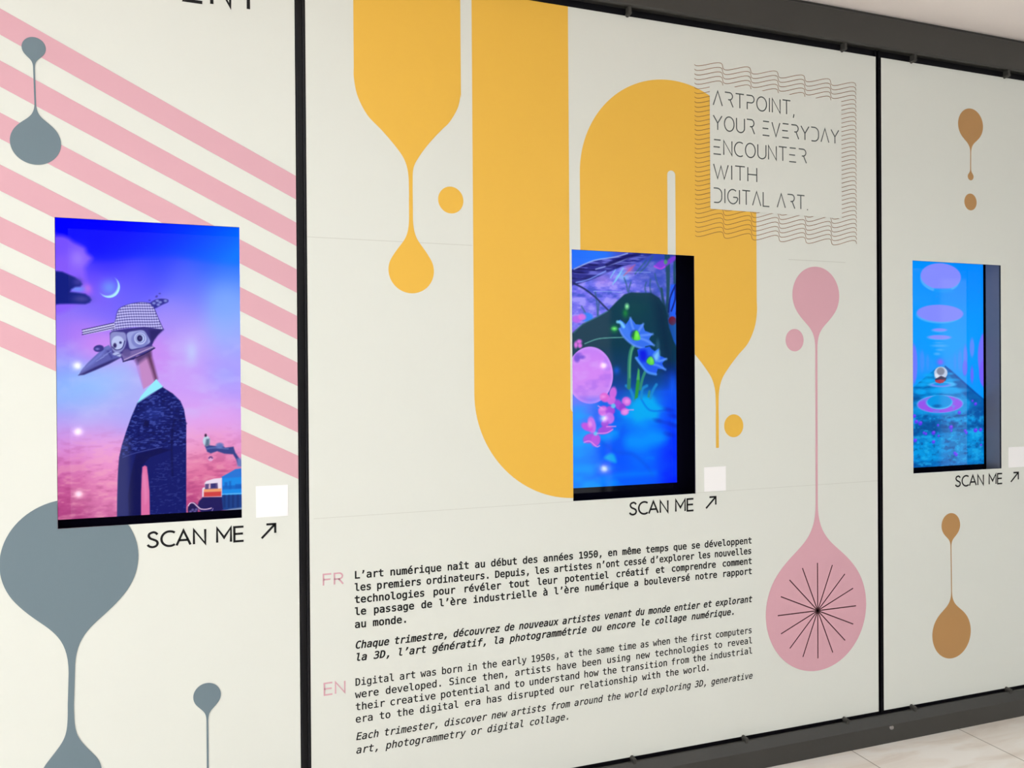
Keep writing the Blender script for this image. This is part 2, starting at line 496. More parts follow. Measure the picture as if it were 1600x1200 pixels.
# ------------------------------------------------------------------ lettering
GLYPH = {
    ',': [[175,106,263,106,263,33,194,-100,140,-100,175,33]],
    '.': [[170,106,258,106,258,0,170,0]],
    '0': [[168,261,172,279,182,294,196,305,214,308,232,305,247,294,258,279,261,261,258,243,247,228,232,218,214,214,196,218,181,228,171,243],[214,474,172,460,141,421,128,379,120,325,117,259,120,194,128,140,141,99,172,59,214,46,258,59,288,99,302,140,310,194,312,259,310,325,302,379,288,421,258,460],[214,529,265,522,307,499,340,461,364,408,378,341,383,259,378,178,364,111,340,58,307,20,265,-3,214,-10,164,-3,122,20,89,58,65,111,51,178,46,259,51,341,65,408,89,461,122,499,164,522]],
    '1': [[94,59,203,59,203,456,86,430,86,494,203,520,273,520,273,59,381,59,381,0,94,0]],
    '3': [[270,278,315,259,349,230,369,191,376,143,370,99,354,62,327,31,291,8,247,-6,194,-10,158,-8,121,-3,84,5,48,16,48,86,83,70,118,58,152,51,186,49,237,56,275,75,298,107,306,150,298,191,275,222,239,242,191,249,138,249,138,307,191,307,234,312,267,328,287,353,294,387,288,423,269,449,238,465,197,470,165,468,133,463,99,454,63,442,63,507,138,524,197,529,244,525,284,512,318,491,352,447,364,390,358,351,340,319,310,294]],
    '5': [[72,520,335,520,335,461,136,461,136,333,166,341,197,344,247,338,290,322,325,296,351,260,367,217,372,167,367,116,350,73,323,37,285,11,240,-5,187,-10,147,-9,111,-5,79,2,50,12,50,84,82,68,114,58,147,51,180,49,232,57,270,80,294,117,302,167,293,216,269,253,230,277,178,284,150,283,123,278,97,270,72,259]],
    '9': [[208,231,248,239,278,263,297,301,304,352,297,403,278,442,248,466,208,474,167,467,137,443,119,405,114,352,119,299,137,261,166,238],[82,11,82,76,105,64,129,56,154,51,180,49,239,62,282,99,301,138,312,188,316,248,296,217,270,194,238,180,202,175,156,181,117,196,85,222,63,257,49,301,44,353,49,405,63,448,87,483,119,509,158,524,206,529,261,522,305,500,339,464,362,412,376,344,381,259,375,179,358,112,330,59,291,21,242,-2,183,-10,132,-5]],
    'C': [[374,18,346,6,319,-3,290,-8,259,-10,197,-2,145,21,104,61,73,114,55,180,48,259,55,338,73,404,104,458,146,498,197,521,259,529,290,527,319,522,346,513,374,501,374,429,347,447,318,461,289,469,259,472,199,459,156,419,137,378,126,325,122,259,126,194,137,141,156,100,199,60,259,47,289,50,319,58,347,72,374,91]],
    'D': [[152,58,205,63,246,77,276,101,295,138,307,191,311,259,307,328,295,381,276,418,247,443,205,457,152,462,118,462,118,58],[153,520,226,513,284,492,329,456,360,406,379,341,385,259,379,178,360,113,329,63,284,28,226,7,153,0,48,0,48,520]],
    'E': [[69,520,377,520,377,461,139,461,139,307,367,307,367,248,139,248,139,59,384,59,384,0,69,0]],
    'L': [[75,520,146,520,146,59,397,59,397,0,75,0]],
    'S': [[352,502,352,431,320,449,288,462,256,470,223,472,179,466,144,449,123,422,116,386,120,356,135,334,162,317,205,304,242,295,306,273,349,242,374,198,382,142,377,97,362,59,336,29,301,7,256,-6,203,-10,166,-8,129,-2,92,8,55,21,55,96,94,74,131,59,167,50,203,47,250,53,286,71,308,99,315,138,310,172,295,197,267,215,224,229,186,237,124,258,81,287,57,326,48,376,54,419,69,456,95,487,130,511,171,525,220,529,250,528,283,522,317,514]],
    'a': [[244,196,223,196,174,191,139,176,117,152,110,118,116,86,132,63,157,48,190,44,238,53,274,80,296,124,304,182,304,196],[369,222,369,0,304,0,304,58,281,28,253,6,218,-6,177,-10,123,-2,82,24,55,63,46,114,57,171,90,212,124,231,166,242,218,246,304,246,304,256,298,297,281,324,250,340,206,345,173,343,140,336,107,324,75,308,75,372,110,384,143,393,175,398,206,399,251,396,289,385,320,367,344,342,356,323,363,299,367,267]],
    'b': [[320,195,314,260,296,307,267,336,226,345,185,336,155,307,137,260,131,195,137,130,155,83,185,54,226,44,267,54,296,82,314,129],[131,340,150,365,174,384,203,396,236,399,280,393,317,375,347,345,369,305,383,255,387,196,383,136,369,86,347,45,316,14,279,-4,235,-10,203,-6,174,5,150,24,131,49,131,0,67,0,67,542,131,542]],
    'c': [[369,20,343,7,316,-3,289,-8,260,-10,204,-4,157,14,119,44,91,85,74,135,68,195,74,254,91,304,119,345,157,375,204,393,260,399,288,398,315,392,342,383,369,369,369,302,344,322,318,335,291,343,260,345,207,335,168,306,144,259,135,195,144,131,168,83,207,54,260,44,292,47,320,54,346,68,369,86]],
    'd': [[299,340,299,542,363,542,363,0,299,0,299,49,280,24,256,5,227,-6,195,-10,151,-4,114,14,83,45,61,86,47,136,43,196,47,255,61,305,84,345,114,375,151,393,195,399,228,396,257,384,281,366],[110,195,116,129,134,82,163,54,204,44,245,54,275,83,293,130,299,195,293,260,275,307,245,336,204,345,163,336,134,307,116,260]],
    'e': [[387,211,387,180,110,180,110,178,118,121,143,79,183,53,237,44,268,47,301,54,335,66,372,84,372,20,336,7,302,-3,268,-8,236,-10,180,-4,133,14,94,44,66,85,49,135,43,195,48,253,65,302,93,344,130,375,175,393,227,399,273,394,312,377,344,349,368,311,382,265],[323,230,316,279,296,316,266,338,224,345,182,337,148,314,124,278,112,229]],
    'f': [[370,542,370,489,297,489,268,485,249,474,239,455,236,424,236,390,370,390,370,340,236,340,236,0,172,0,172,340,68,340,68,390,172,390,172,417,179,473,201,511,239,534,293,542]],
    'g': [[299,198,293,262,275,308,246,336,207,345,165,336,135,308,117,262,110,198,117,135,135,88,166,60,208,50,247,60,275,88,293,135],[363,25,358,-29,344,-73,321,-108,289,-133,249,-148,200,-153,144,-148,86,-134,86,-71,119,-85,148,-94,175,-100,200,-102,244,-95,275,-74,293,-37,299,16,299,18,299,62,281,33,257,13,228,1,193,-3,150,3,114,22,84,52,61,92,47,141,43,198,47,255,61,304,84,345,114,375,150,393,193,399,227,396,256,384,280,365,299,338,299,389,363,389]],
    'h': [[366,242,366,0,302,0,302,242,297,287,283,319,259,337,225,344,186,336,156,312,138,273,132,220,132,0,68,0,68,542,132,542,132,331,152,361,178,382,210,395,248,399,300,390,337,360,353,330,363,290]],
    'i': [[89,390,253,390,253,50,380,50,380,0,62,0,62,50,189,50,189,340,89,340],[189,542,253,542,253,461,189,461]],
    'l': [[222,141,226,103,238,76,258,60,285,54,360,54,360,0,279,0,228,9,190,37,166,81,158,141,158,495,56,495,56,546,222,546]],
    'm': [[235,350,249,372,265,387,286,396,310,399,350,390,376,363,387,332,393,286,395,226,395,0,337,0,337,223,334,290,327,326,314,341,294,346,270,340,256,324,248,288,245,223,245,0,187,0,187,223,184,291,177,326,163,341,141,346,120,340,106,324,99,288,96,223,96,0,38,0,38,390,96,390,96,357,109,375,125,388,143,397,164,399,188,396,208,387,224,372]],
    'n': [[366,242,366,0,302,0,302,242,297,287,283,319,259,337,225,344,186,336,156,312,138,273,132,220,132,0,68,0,68,390,132,390,132,331,152,361,178,382,210,395,248,399,300,390,337,360,353,330,363,290]],
    'o': [[214,345,172,336,141,307,122,260,116,195,122,129,141,82,172,54,214,44,258,54,289,82,307,129,314,195,307,260,289,307,258,336],[214,399,264,394,306,376,339,347,363,307,377,256,382,195,377,133,363,83,339,42,306,13,265,-4,214,-10,165,-4,123,13,91,42,67,83,52,133,48,195,52,256,67,307,91,347,123,376,165,394]],
    'p': [[131,49,131,-148,66,-148,66,390,131,390,131,340,149,366,173,384,202,396,235,399,278,393,315,375,346,345,368,304,381,253,386,193,381,134,368,85,345,44,315,14,278,-4,235,-10,201,-6,173,5,149,24],[319,195,313,260,295,307,266,336,225,345,184,336,155,307,137,260,131,195,137,130,155,83,184,54,225,44,266,54,295,82,313,129]],
    'q': [[116,193,121,128,139,81,168,52,209,43,250,52,279,81,297,128,303,193,297,258,279,306,250,334,209,344,168,334,139,306,121,259],[303,48,285,23,261,4,232,-8,199,-11,155,-5,119,13,88,43,66,83,52,133,48,192,52,252,66,302,88,343,118,374,155,392,199,398,232,394,260,383,284,364,303,339,303,389,367,389,367,-150,303,-150]],
    'r': [[402,310,381,323,360,333,338,338,314,340,261,331,222,303,198,257,190,194,190,0,126,0,126,390,190,390,190,314,211,350,240,377,276,394,319,399,363,393,402,375]],
    's': [[339,376,339,314,311,328,283,338,255,344,227,346,189,342,162,332,146,314,140,289,144,266,156,250,184,237,236,225,262,220,304,206,334,183,352,152,359,113,348,61,318,22,268,-2,203,-10,174,-9,143,-4,110,4,74,14,74,80,109,64,143,53,175,46,205,44,242,48,271,61,288,81,294,109,273,147,209,171,206,171,182,176,134,191,101,213,82,243,76,282,85,332,114,369,160,392,222,399,253,398,282,394,311,386]],
    't': [[214,501,214,390,359,390,359,340,214,340,214,128,218,92,230,68,253,55,287,51,359,51,359,0,281,0,220,7,179,29,157,68,150,128,150,340,46,340,46,390,150,390,150,501]],
    'u': [[68,148,68,389,132,389,132,148,137,102,151,70,174,52,208,46,248,54,278,77,296,116,302,169,302,389,366,389,366,0,302,0,302,58,281,29,255,7,223,-6,186,-10,134,0,97,29,81,60,71,99]],
    'v': [[35,390,101,390,214,63,328,390,394,390,256,0,173,0]],
    'w': [[0,390,63,390,131,75,187,276,242,276,298,75,366,390,429,390,338,0,277,0,214,214,153,0,91,0]],
    'x': [[389,390,250,203,403,0,329,0,214,156,101,0,26,0,180,203,40,390,111,390,214,249,317,390]],
    'y': [[299,125,258,18,238,-35,222,-73,212,-94,194,-118,172,-135,146,-145,116,-148,64,-148,64,-95,102,-95,127,-91,146,-78,164,-49,187,6,36,390,104,390,220,85,334,390,401,390]],
    'z': [[79,391,362,391,362,332,138,52,362,52,362,0,71,0,71,59,295,339,79,339]],
    'à': [[244,196,223,196,174,191,139,176,117,152,110,118,116,86,132,63,157,48,190,44,238,53,274,80,296,124,304,182,304,196],[369,222,369,0,304,0,304,58,281,28,253,6,218,-6,177,-10,123,-2,82,24,55,63,46,114,57,171,90,212,124,231,166,242,218,246,304,246,304,256,298,297,281,324,250,340,206,345,173,343,140,336,107,324,75,308,75,372,110,384,143,393,175,398,206,399,251,396,289,385,320,367,344,342,356,323,363,299,367,267],[166,570,264,439,210,439,97,570]],
    'è': [[387,211,387,180,110,180,110,178,118,121,143,79,183,53,237,44,268,47,301,54,335,66,372,84,372,20,336,7,302,-3,268,-8,236,-10,180,-4,133,14,94,44,66,85,49,135,43,195,48,253,65,302,93,344,130,375,175,393,227,399,273,394,312,377,344,349,368,311,382,265],[323,230,316,279,296,316,266,338,224,345,182,337,148,314,124,278,112,229],[171,570,269,439,215,439,102,570]],
    'é': [[387,211,387,180,110,180,110,178,118,121,143,79,183,53,237,44,268,47,301,54,335,66,372,84,372,20,336,7,302,-3,268,-8,236,-10,180,-4,133,14,94,44,66,85,49,135,43,195,48,253,65,302,93,344,130,375,175,393,227,399,273,394,312,377,344,349,368,311,382,265],[323,230,316,279,296,316,266,338,224,345,182,337,148,314,124,278,112,229],[268,570,337,570,224,439,170,439]],
    'ê': [[387,211,387,180,110,180,110,178,118,121,143,79,183,53,237,44,268,47,301,54,335,66,372,84,372,20,336,7,302,-3,268,-8,236,-10,180,-4,133,14,94,44,66,85,49,135,43,195,48,253,65,302,93,344,130,375,175,393,227,399,273,394,312,377,344,349,368,311,382,265],[323,230,316,279,296,316,266,338,224,345,182,337,148,314,124,278,112,229],[194,570,245,570,331,439,282,439,219,525,157,439,108,439]],
    'î': [[89,390,253,390,253,50,380,50,380,0,62,0,62,50,189,50,189,340,89,340],[189,570,240,570,326,439,278,439,214,525,152,439,103,439]],
    '’': [[195,542,283,542,283,470,214,337,161,337,195,470]],
}
GLYPH["'"] = GLYPH["’"]
ADV = 0.4295


def mono_line(text, x0, x1, z, size, shear=0.0, justify=True):
    """Outlines of one line in the monospaced text face between x0 and x1 (word spaces stretched)."""
    words_ = text.split(' ')
    nch = sum(len(w) for w in words_)
    a = ADV * size
    gap = a
    if justify:
        gap = (x1 - x0 - nch * a + 0.10 * a) / (len(words_) - 1)
        if gap < 0.72 * a:
            k = (x1 - x0) / ((nch + 0.85 * (len(words_) - 1)) * a)
            a *= k
            gap = 0.85 * a
    sx = a / ADV
    loops = []
    x = x0 - 0.055 * a
    for w in words_:
        for ch in w:
            for lp in GLYPH[ch]:
                loops.append([(x + (lp[i] * sx + lp[i + 1] * size * shear) / 1000, z + lp[i + 1] * size / 1000) for i in range(0, len(lp), 2)])
            x += a
        x += gap
    return loops


def A_(cx, cz, rx, rz, a0, a1, n=14):
    return arc(cx, cz, rx, rz, a0, a1, n)


# thin display capitals of the quotation (cap height 1): (width, strokes)
THIN = {
    'A': (0.66, [[(0, 0), (0.33, 1), (0.66, 0)]]),
    'R': (0.60, [[(0.0, 1), (0.34, 1)] + A_(0.34, 0.75, 0.22, 0.25, 90, -90) + [(0.24, 0.5)], [(0.38, 0.5), (0.60, 0)]]),
    'T': (0.62, [[(0, 1), (0.62, 1)], [(0.31, 1), (0.31, 0)]]),
    'P': (0.58, [[(0.0, 1), (0.34, 1)] + A_(0.34, 0.74, 0.23, 0.26, 90, -90) + [(0.05, 0.48), (0.05, 0)]]),
    'O': (0.74, [A_(0.37, 0.5, 0.37, 0.5, 0, 360, 36)]),
    'I': (0.06, [[(0.03, 0), (0.03, 1)]]),
    'N': (0.60, [[(0, 0), (0, 1), (0.60, 0), (0.60, 1)]]),
    ',': (0.10, [[(0.08, 0.06), (0.03, -0.2)]]),
    '.': (0.10, [[(0.02, 0.0), (0.10, 0.0)]]),
    'Y': (0.66, [[(0, 1), (0.33, 0.48), (0.33, 0)], [(0.66, 1), (0.33, 0.48)]]),
    'U': (0.62, [[(0, 1), (0, 0.32)] + A_(0.31, 0.32, 0.31, 0.32, 180, 360) + [(0.62, 1)]]),
    'E': (0.56, [[(0.04, 1), (0.52, 1)], [(0, 0.5), (0.46, 0.5)], [(0.0, 0), (0.54, 0)]]),
    'V': (0.64, [[(0, 1), (0.32, 0), (0.64, 1)]]),
    'D': (0.64, [[(0, 1), (0.26, 1)] + A_(0.26, 0.62, 0.36, 0.38, 90, 0) + A_(0.26, 0.38, 0.36, 0.38, 0, -90) + [(0.02, 0)]]),
    'C': (0.62, [A_(0.40, 0.5, 0.40, 0.5, 58, 302, 30)]),
    'W': (0.92, [[(0, 1), (0.25, 0), (0.46, 0.9), (0.67, 0), (0.92, 1)]]),
    'H': (0.58, [[(0, 0), (0, 1)], [(0.58, 0), (0.58, 1)], [(0, 0.5), (0.58, 0.5)]]),
    'G': (0.70, [A_(0.40, 0.5, 0.40, 0.5, 52, 345, 34) + [(0.72, 0.46), (0.42, 0.46)]]),
    'L': (0.50, [[(0, 1), (0, 0), (0.50, 0)]]),
    ' ': (0.26, []),
}
# round geometric capitals of the captions
GEO = {
    'S': (0.56, [catmull([(0.54, 0.84), (0.42, 0.97), (0.28, 1.0), (0.10, 0.92), (0.05, 0.76), (0.14, 0.60), (0.30, 0.51), (0.47, 0.41),
                          (0.54, 0.25), (0.46, 0.07), (0.26, 0.0), (0.08, 0.06), (-0.02, 0.18)], False, 5)]),
    'C': (0.66, [A_(0.47, 0.5, 0.47, 0.5, 52, 308, 30)]),
    'A': (0.80, [[(0, 0), (0.40, 1), (0.80, 0)], [(0.14, 0.34), (0.66, 0.34)]]),
    'N': (0.66, [[(0, 0), (0, 1), (0.66, 0), (0.66, 1)]]),
    'M': (0.82, [[(0, 0), (0, 1), (0.41, 0.32), (0.82, 1), (0.82, 0)]]),
    'E': (0.56, [[(0.56, 1), (0, 1), (0, 0), (0.56, 0)], [(0, 0.52), (0.52, 0.52)]]),
    'F': (0.54, [[(0.54, 1), (0, 1), (0, 0)], [(0, 0.52), (0.48, 0.52)]]),
    'R': (0.60, [[(0, 0), (0, 1), (0.32, 1)] + A_(0.32, 0.74, 0.24, 0.26, 90, -90) + [(0, 0.48)], [(0.30, 0.48), (0.60, 0)]]),
    'Z': (0.60, [[(0, 1), (0.60, 1), (0, 0), (0.62, 0)]]),
    'T': (0.62, [[(0, 1), (0.62, 1)], [(0.31, 1), (0.31, 0)]]),
    ' ': (0.30, []),
}


def caps(text, face, x0, z0, height, x1=None, gap=0.20, width=0.005, y=-LAYER):
    tot = sum(face[c][0] for c in text) + gap * (len(text) - 1)
    sx = (x1 - x0) / tot if x1 is not None else height
    x = x0
    strokes = []
    for c in text:
        w, ss = face[c]
        for s in ss:
            strokes.append([(x + p[0] * sx, z0 + p[1] * height) for p in s])
        x += (w + gap) * sx
    return strip_mesh(strokes, width, y)


def arrow_mesh(tx, tz, hx, hz, width, y=-LAYER):
    h = 0.62 * (hx - tx)
    return strip_mesh([[(tx, tz), (hx, hz)], [(hx - h * 1.05, hz), (hx, hz), (hx, hz - h * 1.12)]], width, y)


def board(parent, xa, xb, hole):
    """The printed board: 6 mm composite sheet with the screen cut-out."""
    x0, z0, x1, z1 = hole
    t = 0.003
    me = filled([rect(xa, Z_LO, xb, Z_HI), rect(x0, z0, x1, z1)], t, extrude=t)
    return two_sided(link('sheet', me, PAPER, parent))


def two_sided(o):
    """Printed face off-white; the sheet's core and back are dark."""
    o.data.materials.append(CASING)
    for p in o.data.polygons:
        p.material_index = 0 if p.normal.y < -0.5 else 1
    return o


def caption(parent, sx0, sx1, sz, ax0, az0, ax1, az1, who):
    link('lettering', caps('SCAN ME', GEO, sx0, sz, 0.0465, sx1, width=0.0070), INK, parent, 'black SCAN ME lettering under ' + who)
    link('arrow', arrow_mesh(ax0, az0, ax1, az1, 0.0072), INK, parent, 'black arrow pointing up to the right under ' + who)


def sticker(x0, z0, x1, z1, label):
    o = link('sticker', boxes_mesh([(x0, -0.0012, z0, x1, -0.00005, z1)]), STICK, None, label)
    o['category'] = 'sticker'
    o['kind'] = 'thing'
    o['group'] = 'white stickers beside the screens'
    return o


CUT_A = (0.0, 1.1425, 0.530, 2.0925)
CUT_B = (1.708, 1.1290, 2.238, 2.0770)
CUT_C = (3.356, 1.1577, 3.886, 2.1077)

# ------------------------------------------------------------------ left panel: pink stripes and slate drips
pl = thing('printed_hoarding', 'off-white printed hoarding with diagonal pink stripes and slate grey drips', 'hoarding', (-0.495, 0, Z_LO),
           'printed hoardings')
board(pl, -1.70, 0.7095, CUT_A)


def clip_poly(poly, f):
    """Keep the part of a polygon where f(point) >= 0 (f linear)."""
    out = []
    for i in range(len(poly)):
        a, b = poly[i], poly[(i + 1) % len(poly)]
        fa, fb = f(a), f(b)
        if fa >= 0:
            out.append(a)
        if fa * fb < 0:
            t = fa / (fa - fb)
            out.append((a[0] + (b[0] - a[0]) * t, a[1] + (b[1] - a[1]) * t))
    return out


SL = -0.5105
XE = 0.7095
hx0, hz0, hx1, hz1 = CUT_A
for k in range(7):
    z_r = 2.2735 - 0.1558 * k                 # upper edge of the stripe at the panel's right edge
    z_b = z_r - 0.0785
    if k == 6:
        z_b = z_r - 0.078

    def zt(x, z=z_r): return z + (x - XE) * SL
    xl = max(-1.70, XE + (Z_HI - z_r) / SL)
    full = [(xl, zt(xl)), (xl, zt(xl) - 0.0785), (XE, z_b), (XE, z_r)]
    full = clip_poly(full, lambda p: Z_HI - p[1])
    # cut round the screen opening: left piece, right piece, pieces above and below
    mesh_loops = []
    pieces = [clip_poly(full, lambda p: hx0 - p[0]), clip_poly(full, lambda p: p[0] - hx1)]
    mid = clip_poly(clip_poly(full, lambda p: p[0] - hx0), lambda p: hx1 - p[0])
    if len(mid) > 2:
        pieces += [clip_poly(mid, lambda p: p[1] - hz1), clip_poly(mid, lambda p: hz0 - p[1])]
    pieces = [p for p in pieces if len(p) > 2]
    vs_, fs = [], []
    for p in pieces:
        fs.append(tuple(range(len(vs_), len(vs_) + len(p))))
        vs_ += [(q[0], -LAYER, q[1]) for q in p]
    me = bpy.data.meshes.new('stripe')
    me.from_pydata(vs_, [], fs)
    link('stripe', me, PINK, pl, ['topmost', 'second', 'third', 'fourth', 'fifth', 'sixth', 'lowest'][k] + ' diagonal pink stripe')

decal('droplet', [drip((-0.0505, 2.600, 0.0320, 2.538), (-0.0480, 2.3150, 0.0675, 2.432), 0.0024)], SLATE, pl, 2,
      'slate grey double droplet in the upper left corner')


big = filled([drip((0.0345, 1.0440, 0.1880, 0.700, 1.0), (0.0310, 0.3830, 0.0830, 0.600), 0.0085)], -LAYER * 2)
subtract_rect_mesh(big, CUT_A)
link('droplet', big, SLATE, pl, 'large slate grey drop running down from behind the screen corner')
decal('droplet', [drip((0.4195, 0.5745, 0.0415, 0.492), None, 0.0028, Z_LO)], SLATE, pl, 2, 'small slate grey droplet on a thin stem at the bottom')
link('lettering', caps('ZNT', GEO, 0.3715, 2.808, 0.098, 0.590, gap=0.36, width=0.0105), INK, pl, 'bold black capitals at the top edge')
caption(pl, 0.250, 0.535, 1.0668, 0.591, 1.0705, 0.634, 1.1155, 'the screen on the striped panel')
sticker(0.574, 1.140, 0.6755, 1.2435, 'white square sticker beside the screen with the bird-headed figure')

# ------------------------------------------------------------------ middle panel: yellow ribbon, quotation and text
pm = thing('printed_hoarding', 'off-white printed hoarding with large yellow ribbon, quotation and long black text', 'hoarding', (1.95, 0, Z_LO),
           'printed hoardings')
board(pm, 0.7440, 3.1545, CUT_B)
for z, xa, xb, w in ((2.0725, 0.7445, 1.320, 0.0026), (2.0825, 2.69, 2.985, 0.0030)):
    link('seam', strip_mesh([[(xa, z), (xb, z)]], w, -LAYER * 0.5), SEAM, pm)
for z, xa, xb in ((1.1245, 0.758, 1.708), (1.1315, 2.238, 3.154)):
    link('seam', strip_mesh([[(xa, z), ((xa + xb) / 2, z + 0.002), (xb, z + 0.004)]], 0.0019, -LAYER * 0.5), SEAM, pm)

# yellow bar that necks down into a hanging drop
FL_L = [(0.9037, 2.6235), (0.9156, 2.5637), (0.9484, 2.5021), (0.9964, 2.4556), (1.0383, 2.4108), (1.073, 2.3649), (1.0882, 2.3171), (1.0911, 2.2546)]
FL_R = [(1.2813, 2.6117), (1.2691, 2.5601), (1.2393, 2.5077), (1.2099, 2.4766), (1.1655, 2.4262), (1.1298, 2.3773), (1.1076, 2.3332), (1.1042, 2.2769)]
YC = 1.0975
lb = lobe_side(YC, 1.9740, 0.0805, False, 0.0068, 2.165, 1, ang=30)
rb_ = lb[::-1]
lb_ = lobe_side(YC, 1.9740, 0.0805, False, 0.0068, 2.165, -1, ang=30)
ya = [(0.9035, Z_HI)] + catmull([(0.9035, 2.66)] + FL_L + [(YC - 0.0068, 2.22)], False) + lb_[::-1] + lb[1:] \
    + catmull([(YC + 0.0068, 2.22)] + FL_R[::-1] + [(1.2815, 2.60), (1.2815, 2.66)], False) + [(1.2815, Z_HI)]
decal('drip', [ya], YELLOW, pm, 1, 'yellow bar narrowing into a hanging yellow drop')
decal('dot', [disc(1.2415, 2.2300, 0.0462, 0.0478)], YELLOW, pm, 1, 'yellow dot right of the hanging yellow drop')

# the big ribbon: down, round the U, up, over the arch, down again into a thin drip
xa0, xa1, xb0, xb1, xc0, xc1 = 1.3235, 1.6990, 1.7435, 2.1180, 2.1540, 2.5320
ucx, ur = (xa0 + xb1) / 2, (xb1 - xa0) / 2
ucz = 1.141 + ur
acx, ar = (xb0 + xc1) / 2, (xc1 - xb0) / 2
acz = 2.3690
dcx = 2.3405
FLK = [(p[0] - YC, p[1] - 2.62) for p in FL_L]      # the flank of the first drip, reused
ZD = 1.855
drR = [(dcx + 0.1915, ZD + 0.05)] + [(dcx - q[0] * 0.992, ZD + q[1] * 1.05) for q in FLK] + [(dcx + 0.0068, 1.44)]
drL = [(2 * dcx - p[0], p[1]) for p in drR]
ribbon = [(xa0, Z_HI)] + arc(ucx, ucz, ur, ur, 180, 360, 60) \
    + arc((xb1 + xc0) / 2, 2.390, (xc0 - xb1) / 2, 0.018, 180, 0, 16) \
    + [(xc0, ZD + 0.06)] + catmull(drL, False) + [(dcx - 0.0068, 1.308), (dcx + 0.0068, 1.308)] + catmull(drR, False)[::-1] \
    + arc(acx, acz, ar, ar, 0, 180, 60) + arc((xb0 + xa1) / 2, 1.482, (xb0 - xa1) / 2, 0.022, 0, -180, 16) + [(xa1, Z_HI)]


rm = filled([ribbon], -LAYER)
subtract_rect_mesh(rm, CUT_B)
link('ribbon', rm, YELLOW, pm, 'broad yellow ribbon looping round the screen into a thin drip')
decal('dot', [disc(2.4180, 1.3950, 0.0455, 0.0465)], YELLOW, pm, 1, 'yellow dot right of the thin yellow drip')

# quotation in its wavy frame
SX0, SX1 = 2.2415, 3.0465
PER = (SX1 - SX0) / 6
rows = 38
waves = []
for r in range(rows):
    zc = 2.8470 - r * (2.8470 - 2.1670) / (rows - 1)
    st = []
    for k in range(-3, 6 * 22 + 1):
        ph = k / 22
        x = SX0 + PER * (0.10 + ph + 0.28 * (1 - math.cos(2 * math.pi * ph)) / 2)
        z = zc - 0.0125 * math.cos(2 * math.pi * ph)
        if SX0 <= x <= SX1:
            st.append((x, z))
    waves.append(st)
link('wavy_frame', strip_mesh(waves, 0.0021, -LAYER * 2), WAVEINK, pm, 'frame of thin brown wavy lines around the quotation')
decal('quote_patch', [rect(2.3130, 2.2690, 2.9660, 2.7700)], PAPER, pm, 3, 'off-white rectangle inside the wavy frame')
for text, x1, z0 in (('ARTPOINT,', 2.7215, 2.6865), ('YOUR EVERYDAY', 2.9510, 2.5880), ('ENCOUNTER', 2.7820, 2.4905), ('WITH', 2.5340, 2.3925),
                     ('DIGITAL ART.', 2.7890, 2.2960)):
    link('lettering', caps(text, THIN, 2.3285, z0, 0.0575, x1, gap=0.19, width=0.0048, y=-LAYER * 4), GREYINK, pm,
         'line of thin grey capitals reading ' + text.rstrip(',.'))

# pink drop with the starburst
decal('droplet', [drip((2.8300, 1.9370, 0.1210, 1.710), (2.8280, 0.6050, 0.2600, 1.055), 0.0055)], PINK, pm, 1,
      'tall pink double droplet with a black starburst')
SC = [(2.8298, 0.6001)][0]
SR = [(2.8291, 0.8019), (2.8292, 0.3964)]
sr = (SR[0][1] - SR[1][1]) / 2
rays = []
for k in range(16):
    a = math.radians(90 + 22.5 * k)
    rays.append([(SC[0], SC[1]), (SC[0] + sr * math.cos(a), SC[1] + sr * math.sin(a))])
link('starburst', strip_mesh(rays, 0.0048, -LAYER * 2), RAYINK, pm, 'starburst of sixteen thin dark rays')
decal('dot', [disc(2.7190, 1.7460, 0.0455, 0.0470)], PINK, pm, 1, 'pink dot left of the pink stem')

# language marks and paragraphs
link('lettering', caps('FR', GEO, 0.7885, 0.8965, 0.0375, 0.8535, gap=0.22, width=0.0052), PINK, pm, 'pink FR letters')
link('lettering', caps('EN', GEO, 0.7885, 0.5250, 0.0395, 0.8565, gap=0.22, width=0.0052), PINK, pm, 'pink EN letters')
TX0, TX1 = 0.8920, 2.5020
SZ = 0.0478
PAR = [
    (('L’art numérique naît au début des années 1950, en même temps que se développent', 0.9105, 1),
     ('les premiers ordinateurs. Depuis, les artistes n’ont cessé d’explorer les nouvelles', 0.8680, 1),
     ('technologies pour révéler tout leur potentiel créatif et comprendre comment', 0.8265, 1),
     ('le passage de l’ère industrielle à l’ère numérique a bouleversé notre rapport', 0.7850, 1),
     ('au monde.', 0.7410, 0)),
    (('Chaque trimestre, découvrez de nouveaux artistes venant du monde entier et explorant', 0.6700, 1),
     ('la 3D, l’art génératif, la photogrammétrie ou encore le collage numérique.', 0.6275, 0)),
    (('Digital art was born in the early 1950s, at the same time as when the first computers', 0.5425, 1),
     ('were developed. Since then, artists have been using new technologies to reveal', 0.5000, 1),
     ('their creative potential and to understand how the transition from the industrial', 0.4580, 1),
     ('era to the digital era has disrupted our relationship with the world.', 0.4155, 0)),
    (('Each trimester, discover new artists from around the world exploring 3D, generative', 0.3555, 1),
     ('art, photogrammetry or digital collage.', 0.3090, 0)),
]
LINE_END = {'la 3D, l’art génératif, la photogrammétrie ou encore le collage numérique.': 2.418,
            'era to the digital era has disrupted our relationship with the world.': 2.299,
            'art, photogrammetry or digital collage.': 1.687, 'au monde.': 1.075}
PINFO = [('bold black French paragraph', 0.0021, 0.0), ('bold slanted French paragraph', 0.0021, 0.20), ('plain English paragraph', 0.0012, 0.0),
         ('slanted English paragraph at the bottom', 0.0012, 0.20)]
